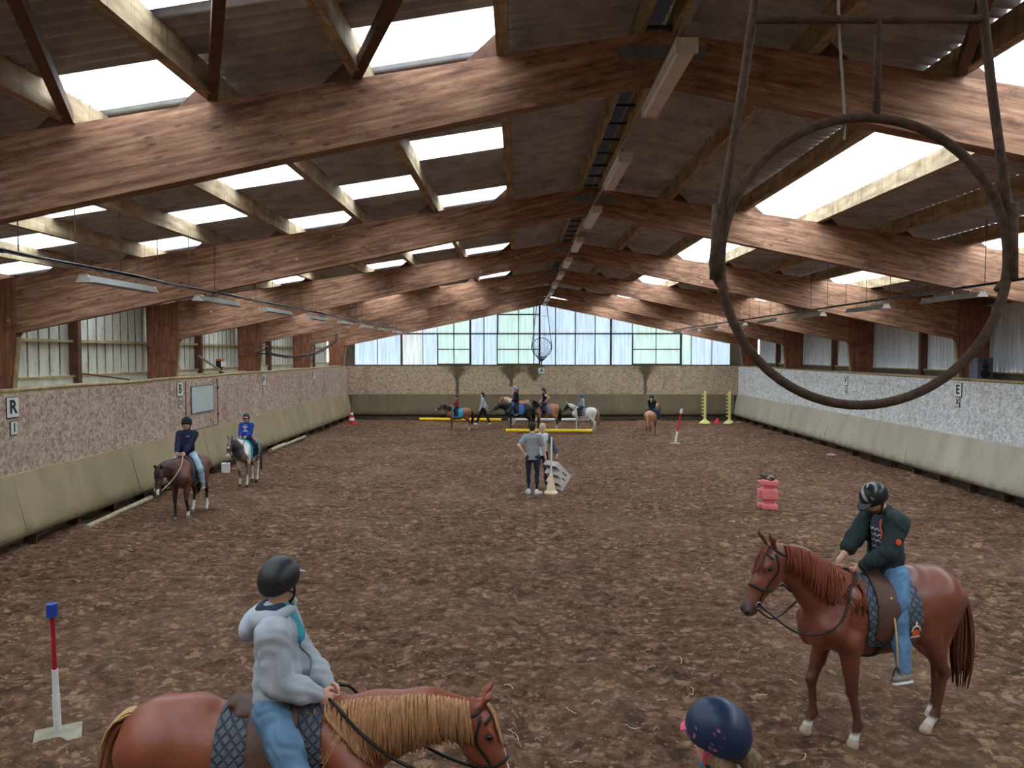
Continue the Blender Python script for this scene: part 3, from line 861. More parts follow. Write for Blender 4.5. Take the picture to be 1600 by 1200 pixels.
# ------------------------------------------------------------------ whiteboard and hatch on the left wall
wb = empty('whiteboard', (XL + 0.02, 22.32, 2.24))
MB().box((0, -0.78, -0.36), (0.02, 0.78, 0.40)).build('panel', plain('whiteboard_enamel', srgb(196, 208, 206), 0.3, 0.05, 3), wb, bevel=0.003)
for lo, hi in (((0, -0.79, 0.39), (0.028, 0.79, 0.41)), ((0, -0.79, -0.37), (0.028, 0.79, -0.35)), ((0, -0.79, -0.37), (0.028, -0.77, 0.41)), ((0, 0.77, -0.37), (0.028, 0.79, 0.41))):
    MB().box(lo, hi).build('frame_strip', M_STEEL, wb)
tag(wb, 'blank whiteboard screwed to the left wall beside the letter B', 'whiteboard')
hatch = empty('door_1', (XL + 0.008, 22.35, 2.08))
for lo, hi in (((0, -1.15, -0.72), (0.012, -1.1, 0.72)), ((0, 1.1, -0.72), (0.012, 1.15, 0.72)), ((0, -1.15, -0.72), (0.012, 1.15, -0.67))):
    MB().box(lo, hi).build('trim_strip', plain('hatch_trim', srgb(128, 100, 82), 0.8), hatch)
for zz in (-0.4, 0.4): MB().box((0, 1.08, zz), (0.02, 1.2, zz + 0.06)).build('hinge', M_DARKSTEEL, hatch)
tag(hatch, 'hatch outline in the left wall around the whiteboard', 'hatch', kind='structure')

# ------------------------------------------------------------------ things on the wall ledges
M_ORANGE = plain('orange_plastic', srgb(232, 96, 48), 0.4, 0.1)
fl = empty('floodlight', (-9.62, 24.75, WALL_TOP + 0.03))
MB().box((-0.02, -0.1, 0), (0.02, 0.1, 0.26)).build('bracket', M_DARKSTEEL, fl)
MB().box((-0.1, -0.16, 0.24), (0.06, 0.16, 0.46)).build('housing', M_BLACKPAINT, fl, bevel=0.015)
MB().box((0.06, -0.13, 0.27), (0.07, 0.13, 0.44)).build('glass', plain('floodlight_glass', srgb(214, 214, 210), 0.2), fl)
MB().box((-0.10, -0.15, 0.462), (0.07, 0.15, 0.52)).build('orange_cover', M_ORANGE, fl, bevel=0.01)
tag(fl, 'small black floodlight with an orange cover on the left wall ledge', 'floodlight')
def plank(a, b, w, t_, label, m=M_LEDGE):
    a, b = V(*a), V(*b); d = b - a; L = np.linalg.norm(d); d /= L
    c = (a + b) / 2
    s_ = nrm(np.cross(d, V(0, 0, 1))); u = np.cross(s_, d)
    q = [a + s_ * w / 2 + u * t_ / 2, a - s_ * w / 2 + u * t_ / 2, a - s_ * w / 2 - u * t_ / 2, a + s_ * w / 2 - u * t_ / 2]
    o = MB().prism([p - c for p in q], (0, 0, 0), b - a).build('plank', m, None, loc=tuple(c), bevel=0.004)
    return tag(o, label, 'plank', 'loose planks on the left wall ledge')
plank((-10.1, 17.55, 3.13), (-9.34, 18.35, 2.95), 0.09, 0.035, 'thin brown batten leaning across the ledge in the nearest left bay', M_DARKWOOD)
plank((-9.98, 23.9, 3.50), (-9.38, 24.5, 2.92), 0.14, 0.04, 'plank leaning from the stud beside the orange floodlight')
plank((-9.6, 21.2, 2.93), (-9.58, 24.3, 2.93), 0.18, 0.09, 'long beam lying on the ledge above the whiteboard')
plank((-9.85, 24.9, 2.92), (-9.75, 27.2, 2.92), 0.2, 0.08, 'short beam lying on the ledge past the orange floodlight')

hose = empty('cable_loop', (-9.15, 27.42, 3.6))
pts = [(0.05, 0.25, 0.0), (0.35, 2.2, -0.14), (0.7, 4.4, 0.0), (1.0, 6.2, 0.42), (1.05, 6.6, 0.62), (1.05, 6.7, 0.86)]
MB().tube(spline(pts, 40), 0.035, 8).build('cable', M_RUST, hose, smooth=True)
MB().tube(spline([(p[0] + .03, p[1], p[2] - .06) for p in pts], 40), 0.02, 6).build('second_cable', M_BLACK, hose, smooth=True)
MB().box((-0.25, -0.12, -0.06), (0.25, 0.12, -0.02)).tube([(-0.22, 0, -0.02), (0.05, 0.1, 0.12), (0.3, 0, -0.02)], 0.02, 6).build('bracket', M_BLACKPAINT, hose)
MB().box((-0.6, 0.1, -0.05), (-0.2, 0.17, -0.02)).build('wall_arm', M_DARKSTEEL, hose)
tag(hose, 'thick cable sagging from a bracket on the left post up to a rafter', 'cable')

spk = empty('loudspeaker', (12.25, 20.45, WALL_TOP + 0.03))
M_SPK = plain('speaker_grey', srgb(92, 98, 112), 0.6)
MB().box((-0.2, -0.2, 0), (0.2, 0.2, 0.58)).build('cabinet', M_SPK, spk, bevel=0.012)
for zz, rr in ((0.16, 0.12), (0.36, 0.075), (0.49, 0.045)):
    MB().lathe([(rr, 0), (rr, 0.02), (rr * 0.85, 0.022), (rr * 0.3, -0.0), (0.001, 0.004)], 20, M=Matrix.Translation((0, -0.2, zz)) @ Matrix.Rotation(math.pi / 2, 4, 'X')).build('driver', M_BLACKPAINT, spk, smooth=True, auto=40)
tag(spk, 'grey loudspeaker standing on the right wall ledge by the letter E', 'loudspeaker')

# ------------------------------------------------------------------ poles and jumps on the ground
M_YELLOW = plain('yellow_paint', srgb(244, 204, 40), 0.45, 0.1)
M_PALEYEL = plain('pale_yellow_plastic', srgb(232, 220, 140), 0.5, 0.1)
M_RED = plain('red_plastic', srgb(206, 40, 44), 0.45, 0.1)
M_DEEPRED = plain('dark_red_paint', srgb(168, 30, 44), 0.45, 0.15)
M_BLUE = plain('blue_plastic', srgb(40, 72, 160), 0.35, 0.15)
M_PINK = plain('faded_red_plastic', srgb(234, 126, 130), 0.5, 0.12, 6)
M_CREAM = plain('cream_plastic', srgb(238, 212, 178), 0.5, 0.1)
M_RUBBER = plain('rubber_grey', srgb(150, 144, 124), 0.8, 0.2)
M_LOG = plain('weathered_pole', srgb(176, 160, 132), 0.8, 0.3, 10)

def ground_pole(a, b, r, m, label, name='ground_pole', cat='pole', group='poles lying on the ground', bands=None):
    za, zb = floor_z(*a) + r * 0.85, floor_z(*b) + r * 0.85
    zm = max(za, zb)
    a, b = V(a[0], a[1], zm), V(b[0], b[1], zm)
    c = (a + b) / 2
    root = MB().tube([a - c, (b - a) * 0.001 + a - c, b - c - (b - a) * 0.001, b - c], [r * 0.94, r, r, r * 0.94], 14).build(name, m, None, smooth=True, auto=40, loc=tuple(c))
    for e in (a, b):
        d = nrm(e - c)
        MB().tube([e - c - d * 0.02, e - c + d * 0.006], r * 1.03, 14).build('end_cap', m if m is not M_LOG else M_LEDGE, root, smooth=True, auto=40)
    return tag(root, label, cat, group)
ground_pole((-5.2, 40.3), (-0.9, 40.0), 0.085, M_YELLOW, 'yellow pole lying along the far wall behind the striped rider')
ground_pole((-0.5, 40.25), (3.7, 40.3), 0.07, M_WHITE, 'white pole lying along the far wall behind the grey pony')
ground_pole((-0.56, 34.75), (3.33, 34.6), 0.085, M_YELLOW, 'yellow pole lying in front of the grey and dun ponies')
ground_pole((-8.78, 15.4), (-9.0, 18.6), 0.06, M_LOG, 'long bare wooden pole along the left kickboard beside the bay horse')
ground_pole((-8.85, 27.2), (-8.92, 29.1), 0.075, M_LOG, 'short pale pole by the left kickboard behind the skewbald pony')
ground_pole((-8.95, 29.3), (-9.0, 32.2), 0.06, M_LOG, 'thin pale pole by the left kickboard, farther than the short one')

def slalom(x, y, top, tilt, seg, label, base):
    z = floor_z(x, y)
    r = empty('slalom_pole', (x, y, z))
    if base == 'square':
        MB().prism([(-0.2, -0.2, 0), (0.2, -0.2, 0), (0.2, 0.2, 0), (-0.2, 0.2, 0)], (0, 0, 0.0), (0, 0, 0.03)).build('base', M_RUBBER, r, rot=(0, 0, 0.5), bevel=0.004)
        MB().lathe([(0.16, 0.03), (0.09, 0.06), (0.045, 0.075)], 8).build('base_hub', M_RUBBER, r, smooth=True, auto=40)
    else:
        MB().lathe([(0.22, 0), (0.22, 0.03), (0.1, 0.05), (0.03, 0.09)], 20).build('base', M_RUBBER, r, smooth=True, auto=40)
    t_ = V(*tilt)
    for nm, z0, z1, rad, m in seg:
        p0, p1 = V(0, 0, z0) + t_ * z0 / top, V(0, 0, z1) + t_ * z1 / top
        MB().tube([p0, p1], rad, 14).build(nm, m, r, smooth=True, auto=40)
    tag(r, label, 'slalom pole', 'slalom poles standing in the arena')
slalom(-4.38, 7.13, 1.32, (-0.03, 0.0, 0), [('sleeve', 0.04, 0.42, 0.034, M_WHITE), ('lower_shaft', 0.38, 0.66, 0.029, M_WHITE), ('upper_shaft', 0.64, 1.20, 0.02, M_DEEPRED), ('cap', 1.17, 1.29, 0.05, M_BLUE)], 'red and white slalom pole with a blue cap near the chestnut horse', 'square')
slalom(6.35, 31.04, 1.40, (0.25, 0.0, 0), [('sleeve', 0.04, 0.5, 0.045, M_WHITE), ('upper_shaft', 0.48, 1.28, 0.035, M_RED), ('cap', 1.24, 1.42, 0.058, M_WHITE)], 'leaning red and white slalom pole with a white cap before the far wall', 'round')

def jump_stand(x, y, label):
    z = floor_z(x, y)
    r = empty('jump_stand', (x, y, z))
    MB().lathe([(0.31, 0), (0.31, 0.03), (0.1, 0.19), (0.06, 0.24)], 6).build('foot', M_PALEYEL, r)
    MB().box((-0.06, -0.05, 0.18), (0.06, 0.05, 1.62)).build('upright', M_PALEYEL, r, bevel=0.01)
    for k in range(7):
        zz = 0.36 + k * 0.18
        MB().prism([(-0.06, -0.045, zz), (-0.17, -0.045, zz + 0.03), (-0.17, -0.045, zz + 0.09), (-0.06, -0.045, zz + 0.06)], (0, 0, 0), (0, 0.09, 0)).build('cup', M_PALEYEL, r)
    MB().lathe([(0.05, 1.62), (0.045, 1.66), (0.01, 1.68)], 10).build('cap', M_PALEYEL, r)
    tag(r, label, 'jump stand', 'yellow jump stands at the far wall')
jump_stand(9.62, 39.6, 'pale yellow jump stand left of the small red cone')
jump_stand(10.88, 39.6, 'pale yellow jump stand nearest the right wall corner')
z = floor_z(10.35, 39.7)
rc = empty('marker_cone', (10.27, 39.65, z))
MB().lathe([(0.2, 0), (0.19, 0.03), (0.03, 0.3), (0.02, 0.31)], 16).build('body', M_RED, rc, smooth=True, auto=40)
MB().box((-0.2, -0.2, 0), (0.2, 0.2, 0.02)).build('base', M_RED, rc)
tag(rc, 'small plain red cone between the two yellow jump stands', 'cone')
z = floor_z(-8.5, 39.0)
rc = empty('traffic_cone', (-8.5, 39.0, z))
MB().box((-0.22, -0.22, 0), (0.22, 0.22, 0.04)).build('base', M_RED, rc, bevel=0.01)
for z0, z1, m in ((0.04, 0.2, M_RED), (0.2, 0.34, M_WHITE), (0.34, 0.48, M_RED), (0.48, 0.6, M_WHITE), (0.6, 0.72, M_RED)):
    f_ = lambda q: 0.19 - 0.155 * (q - 0.04) / 0.68
    MB().lathe([(f_(z0), z0), (f_(z1), z1)], 18).build('band', m, rc, smooth=True, auto=40)
tag(rc, 'red and white banded traffic cone in the far left corner', 'cone')
z = floor_z(0.83, 19.44)
rc = empty('pole_cone', (0.83, 19.44, z))
MB().lathe([(0.17, 0), (0.175, 0.04), (0.135, 0.075), (0.12, 0.08), (0.045, 0.5), (0.03, 0.51)], 20).build('cone', M_CREAM, rc, smooth=True, auto=40)
MB().tube([(0, 0, 0.3), (0.01, 0, 1.45)], 0.024, 12).build('pole', M_WHITE, rc, smooth=True, auto=40)
tag(rc, 'cream cone holding a white pole beside the people in the middle', 'cone')

# faded red plastic jump block with a dark headcollar on it
z = floor_z(5.8, 17.7)
bl = empty('jump_block', (5.8, 17.7, z), -0.18)
def slab(x0, x1, z0, z1, d=0.19, nm='slab'): return MB().box((x0, -d, z0), (x1, d, z1)).build(nm, M_PINK, bl, bevel=0.012)
slab(-0.18, 0.18, 0.0, 0.10); slab(-0.18, 0.18, 0.24, 0.44); slab(-0.18, 0.18, 0.56, 0.66)
for z0, z1 in ((0.10, 0.24), (0.44, 0.56)):
    MB().loft([[(sx * w, sy * dd, zz) for sx, sy in ((-1, -1), (1, -1), (1, 1), (-1, 1))] for w, dd, zz in ((0.17, 0.18, z0), (0.11, 0.12, z0 + 0.035), (0.11, 0.12, z1 - 0.035), (0.17, 0.18, z1))]).build('neck', M_PINK, bl)
for z0, z1 in ((0.02, 0.12), (0.26, 0.44), (0.56, 0.64)): slab(-0.25, -0.17, z0, z1, 0.12, 'lug')
tag(bl, 'faded red plastic jump block standing alone in the sand', 'jump block')
hc = empty('headcollar', (5.78, 17.7, z + 0.66))
M_STRAP = plain('dark_strap', srgb(46, 42, 42), 0.6)
for q, (rx, ry, x0, zz) in enumerate(((0.16, 0.12, -0.05, 0.03), (0.12, 0.14, 0.05, 0.06), (0.18, 0.10, -0.02, 0.085))):
    a = np.linspace(0, 2 * math.pi, 25)
    MB().tube(np.stack([x0 + rx * np.cos(a), ry * np.sin(a), zz + 0.02 * np.sin(2 * a + q)], 1), 0.014, 6, cap=False).build('strap', M_STRAP, hc, smooth=True)
MB().tube(spline([(-0.05, -0.1, 0.04), (0.02, -0.12, 0.10), (0.12, -0.06, 0.05)], 10), 0.03, 8).build('fleece_noseband', M_FLEECE, hc, smooth=True)
tag(hc, 'dark headcollar heaped on top of the faded red jump block', 'headcollar')

# tilted mounting block in the middle
w_ = nrm(V(-0.62, 0.78, 0.0)); ea = nrm(V(0.37, 0.30, -0.42)); ea = nrm(ea - w_ * (ea @ w_)); eb = np.cross(w_, ea)
if eb[2] > 0: eb = -eb
O = V(1.40, 20.05, 0.55)
def ab(a, b, w=0.0): return O - ea * a + eb * b + w_ * w
steps = [(0, 0), (0.62, 0), (0.62, 0.14), (0.44, 0.14), (0.44, 0.28), (0.26, 0.28), (0.26, 0.42), (0.08, 0.42), (0.08, 0.5), (0.0, 0.5)]
low = min(ab(a, b, w)[2] for a, b in steps for w in (0, 0.5))
O = O + V(0, 0, floor_z(1.0, 20.2) - low + 0.0)
mb_ = empty('mounting_block', tuple(ab(0, 0.25, 0.25)))
Ob = V(*mb_.location)
M_STEPW = plain('dusty_white_plastic', srgb(206, 196, 190), 0.6, 0.12)
M_STEPD = plain('mounting_step', srgb(126, 112, 90), 0.7, 0.2)
for w0 in (0.0, 0.47):
    MB().prism([ab(a, b, w0) - Ob for a, b in steps], (0, 0, 0), w_ * 0.03).build('side_panel', M_STEPW, mb_)
for (a, b0, b1) in ((0.6, 0.0, 0.14), (0.42, 0.12, 0.28), (0.24, 0.26, 0.42), (0.06, 0.40, 0.5)):
    MB().prism([ab(a, b0, 0.03) - Ob, ab(a, b1, 0.03) - Ob, ab(a + 0.025, b1, 0.03) - Ob, ab(a + 0.025, b0, 0.03) - Ob], (0, 0, 0), w_ * 0.44).build('tread', M_STEPW, mb_)
for (a0, a1, b) in ((0.42, 0.62, 0.13), (0.24, 0.44, 0.27), (0.06, 0.26, 0.41)):
    MB().prism([ab(a0, b, 0.03) - Ob, ab(a1, b, 0.03) - Ob, ab(a1, b - 0.015, 0.03) - Ob, ab(a0, b - 0.015, 0.03) - Ob], (0, 0, 0), w_ * 0.44).build('riser', M_STEPD, mb_)
for a0, a1, b in ((0.15, 0.33, 0.10), (0.12, 0.24, 0.22)):
    MB().prism([ab(a0, b, -0.004) - Ob, ab(a1, b, -0.004) - Ob, ab(a1, b + 0.03, -0.004) - Ob, ab(a0, b + 0.03, -0.004) - Ob], (0, 0, 0), w_ * 0.006).build('hand_slot', M_BLACKPAINT, mb_)
tag(mb_, 'white three-step mounting block being tipped over beside the white pole', 'mounting block')

# small white bucket-like box by the left kickboard
z = floor_z(-8.8, 22.9)
bx = empty('plastic_canister', (-8.8, 22.9, z), 0.3)
MB().box((-0.12, -0.1, 0), (0.12, 0.1, 0.3)).build('body', M_WHITE, bx, bevel=0.02)
MB().tube([(0.05, 0, 0.3), (0.05, 0, 0.34)], 0.03, 10).build('cap', M_BLACKPAINT, bx)
tag(bx, 'white plastic canister by the left kickboard between the two riders', 'canister')

# straw wisps on the sand
sw = MB()
for k in range(40):
    x, y = rng.uniform(-0.6, 3.2), rng.uniform(4.6, 9.5)
    if k > 34: x, y = rng.uniform(-4, 5), rng.uniform(6, 15)
    a = rng.uniform(0, 6.28); L = rng.uniform(0.05, 0.17); bend = rng.uniform(-0.8, 0.8)
    p = []
    for q in np.linspace(0, 1, 6):
        aa = a + bend * q
        px_, py_ = x + L * q * math.cos(aa), y + L * q * math.sin(aa)
        p.append((px_, py_, floor_z(px_, py_) + 0.012 + 0.03 * math.sin(q * 3.14) * rng.rand()))
    sw.tube(p, 0.0035, 4)
tag(sw.build('straw_wisps', M_STRAW), 'pale straw wisps scattered over the sand in the foreground', 'straw', kind='stuff')
# flat stones at the foot of the right wall
for x, y, s_, lab in ((11.1, 27.2, 0.2, 'pale flat stone by the right kickboard beyond the red jump block'), (11.25, 39.3, 0.16, 'pale flat stone in the far right corner by the jump stand')):
    bm = bmesh.new(); bmesh.ops.create_icosphere(bm, subdivisions=3, radius=s_)
    for v in bm.verts:
        n_ = 1 + 0.25 * math.sin(v.co.x * 17 + y) * math.cos(v.co.y * 13)
        v.co = Vector((v.co.x * n_, v.co.y * n_ * 0.6, v.co.z * 0.3))
    me = bpy.data.meshes.new('stone'); bm.to_mesh(me); bm.free(); me.materials.append(plain('pale_stone', srgb(170, 158, 146), 0.9))
    for p in me.polygons: p.use_smooth = True
    o = link('stone', me, None, (x, y, floor_z(x, y) + 0.02))
    tag(o, lab, 'stone', 'pale stones at the foot of the right wall')
# ------------------------------------------------------------------ smooth implicit bodies -> one continuous mesh
class Sdf:
    def __init__(s, k=0.04): s.p = []; s.k = k
    def cone(s, a, b, ra, rb, n=None, sq=1.0, k=None, sub=False):
        s.p.append(('c', np.asarray(a, float), np.asarray(b, float), ra, rb, None if n is None else nrm(n), sq, s.k if k is None else k, sub)); return s
    def chain(s, pts, rs, n=None, sq=1.0, k=None):
        for i in range(len(pts) - 1): s.cone(pts[i], pts[i + 1], rs[i], rs[i + 1], n, sq, k)
        return s
    def ell(s, c, r, R=None, k=None, sub=False):
        s.p.append(('e', np.asarray(c, float), np.asarray(r, float), None if R is None else np.asarray(R, float), s.k if k is None else k, sub)); return s
    def box(s, c, h, R=None, rd=0.01, k=None, sub=False):
        s.p.append(('b', np.asarray(c, float), np.asarray(h, float), None if R is None else np.asarray(R, float), rd, s.k if k is None else k, sub)); return s
    @staticmethod
    def _d(q, P):
        if q[0] == 'c':
            a, b, ra, rb, n, sq = q[1:7]
            ab = b - a; L2 = max(ab @ ab, 1e-12)
            pa = P - a
            t = np.clip((pa @ ab) / L2, 0, 1)
            d = pa - t[..., None] * ab
            if n is not None:
                c = d @ n
                d = d + (c * (1.0 / sq - 1.0))[..., None] * n
            r = ra + (rb - ra) * t
            dd = np.sqrt(np.einsum('...i,...i', d, d)) - r
            return dd if n is None else dd * min(1.0, sq)
        if q[0] == 'e':
            p = P - q[1]
            if q[3] is not None: p = p @ q[3]
            r = q[2]
            k0 = np.sqrt(np.einsum('...i,...i', p / r, p / r)); k1 = np.sqrt(np.einsum('...i,...i', p / r ** 2, p / r ** 2))
            return k0 * (k0 - 1.0) / np.maximum(k1, 1e-9)
        p = P - q[1]
        if q[3] is not None: p = p @ q[3]
        e = np.abs(p) - (q[2] - q[4])
        return np.linalg.norm(np.maximum(e, 0), axis=-1) + np.minimum(e.max(-1), 0) - q[4]
    @staticmethod
    def _bb(q):
        if q[0] == 'c':
            m = max(q[3], q[4]) * max(1.0, q[6])
            return np.minimum(q[1], q[2]) - m, np.maximum(q[1], q[2]) + m
        m = q[2].max() if q[0] == 'e' else np.linalg.norm(q[2])
        return q[1] - m, q[1] + m
    @staticmethod
    def _comb(d, e, k, sub):
        if sub:
            e = -e
            h = np.clip(0.5 - 0.5 * (d - e) / max(k, 1e-6), 0, 1)
            return d + (e - d) * h + k * h * (1 - h)
        h = np.clip(0.5 + 0.5 * (d - e) / max(k, 1e-6), 0, 1)
        return d + (e - d) * h - k * h * (1 - h)
    def __call__(s, P):
        P = np.asarray(P, float)
        d = np.full(P.shape[:-1], 1.0)
        for q in s.p: d = s._comb(d, s._d(q, P), q[-2], q[-1])
        return d
    def grad(s, P, e=0.004):
        g = np.stack([s(P + V(*[e if i == j else 0 for j in range(3)])) - s(P - V(*[e if i == j else 0 for j in range(3)])) for i in range(3)], -1)
        return g / np.maximum(np.linalg.norm(g, axis=-1, keepdims=True), 1e-9)
    def snap(s, P, off=0.0, it=5):
        P = np.asarray(P, float).copy()
        for _ in range(it):
            P = P - s.grad(P) * (s(P) - off)[..., None]
        return P
    def bounds(s, pad):
        bb = [s._bb(q) for q in s.p if not q[-1]]
        return np.min([b[0] for b in bb], 0) - pad, np.max([b[1] for b in bb], 0) + pad
    def grid(s, h, lo=None, hi=None):
        if lo is None: lo, hi = s.bounds(2.5 * h)
        lo = np.asarray(lo, float); n = np.ceil((np.asarray(hi) - lo) / h).astype(int) + 1
        ax = [lo[i] + h * np.arange(n[i]) for i in range(3)]
        D = np.full(tuple(n), 0.3)
        for q in s.p:
            a, b = s._bb(q); m = q[-2] + 3 * h
            i0 = np.maximum(np.floor((a - m - lo) / h).astype(int), 0); i1 = np.minimum(np.ceil((b + m - lo) / h).astype(int) + 1, n)
            if (i1 <= i0).any(): continue
            sl = tuple(slice(i0[i], i1[i]) for i in range(3))
            G = np.stack(np.meshgrid(*[ax[i][sl[i]] for i in range(3)], indexing='ij'), -1)
            D[sl] = s._comb(D[sl], s._d(q, G), q[-2], q[-1])
        return D, lo, ax

def nets(D, lo, h):
    """Naive surface nets: vertices and quads of the zero level."""
    S = D < 0
    n = np.array(D.shape)
    c = np.zeros(tuple(n - 1), np.int8)
    for i in (0, 1):
        for j in (0, 1):
            for k in (0, 1): c += S[i:n[0] - 1 + i, j:n[1] - 1 + j, k:n[2] - 1 + k]
    act = (c > 0) & (c < 8)
    I = np.argwhere(act)
    acc = np.zeros((len(I), 3)); cnt = np.zeros(len(I))
    cor = [np.array(q) for q in ((0, 0, 0), (1, 0, 0), (0, 1, 0), (1, 1, 0), (0, 0, 1), (1, 0, 1), (0, 1, 1), (1, 1, 1))]
    val = [D[tuple((I + q).T)] for q in cor]
    for a in range(8):
        for ax in range(3):
            if cor[a][ax] == 0:
                b = a + (1, 2, 4)[ax]
                da, db = val[a], val[b]
                m = (da < 0) != (db < 0)
                t = np.where(m, da / np.where(da == db, 1, da - db), 0)
                p = cor[a] + t[:, None] * (cor[b] - cor[a])
                acc += p * m[:, None]; cnt += m
    v = lo + h * (I + acc / np.maximum(cnt, 1)[:, None])
    ids = np.full(tuple(n - 1), -1, np.int64); ids[act] = np.arange(len(I))
    F = []
    for ax in range(3):
        u, w = [(1, 2), (2, 0), (0, 1)][ax]
        sa = [slice(1, -1)] * 3; sa[ax] = slice(0, -1)
        sb = [slice(1, -1)] * 3; sb[ax] = slice(1, None)
        A, B = S[tuple(sa)], S[tuple(sb)]
        E = np.argwhere(A != B)
        if not len(E): continue
        base = E + 1; base[:, ax] = E[:, ax]
        flip = A[tuple(E.T)]
        du = np.zeros(3, int); du[u] = 1; dw = np.zeros(3, int); dw[w] = 1
        q = [ids[tuple((base - du - dw).T)], ids[tuple((base - dw).T)], ids[tuple(base.T)], ids[tuple((base - du).T)]]
        q = np.stack(q, 1)
        q[~flip] = q[~flip][:, ::-1]
        F.append(q)
    F = np.concatenate(F)
    return v, F[(F >= 0).all(1)]

def relax(v, f, it=1, lam=0.5):
    for _ in range(it):
        s_ = np.zeros_like(v); c_ = np.zeros(len(v))
        for i in range(4):
            for j in (1, 3):
                np.add.at(s_, f[:, i], v[f[:, (i + j) % 4]]); np.add.at(c_, f[:, i], 1)
        v = v + lam * (s_ / np.maximum(c_, 1)[:, None] - v)
    return v

def sdf_obj(name, sdf, h, mat, parent=None, paint=None, cut=None, smooth_it=1, field=None, box=None):
    """Mesh an Sdf at cell size h. cut: list of (point, normal) half-spaces that keep the side the normal points away from."""
    D, lo, ax = sdf.grid(h) if box is None else sdf.grid(h, *box)
    if cut or field:
        G = np.stack(np.meshgrid(*ax, indexing='ij'), -1)
        for p, n_ in cut or []: D = np.maximum(D, (G - np.asarray(p)) @ nrm(n_))
        if field: D = field(D, G)
    v, f = nets(D, lo, h)
    if smooth_it: v = relax(v, f, smooth_it)
    me = np_mesh(name, v, f, mat)
    if paint is not None: set_col(me, paint(v))
    return link(name, me, parent)

def smooth01(x, a, b):
    t = np.clip((x - a) / (b - a), 0, 1); return t * t * (3 - 2 * t)
def lerpc(c, d, w): return c * (1 - w[:, None]) + np.asarray(d) * w[:, None]
# ------------------------------------------------------------------ horses
def dirv(deg): a = math.radians(deg); return V(math.sin(a), 0, -math.cos(a))
STAND = dict(LF=(3, -1, 32, 0), RF=(-2, -3, 30, 0), LH=(24, -38, 3, 0), RH=(20, -40, 0, 0))
M_HORN = None

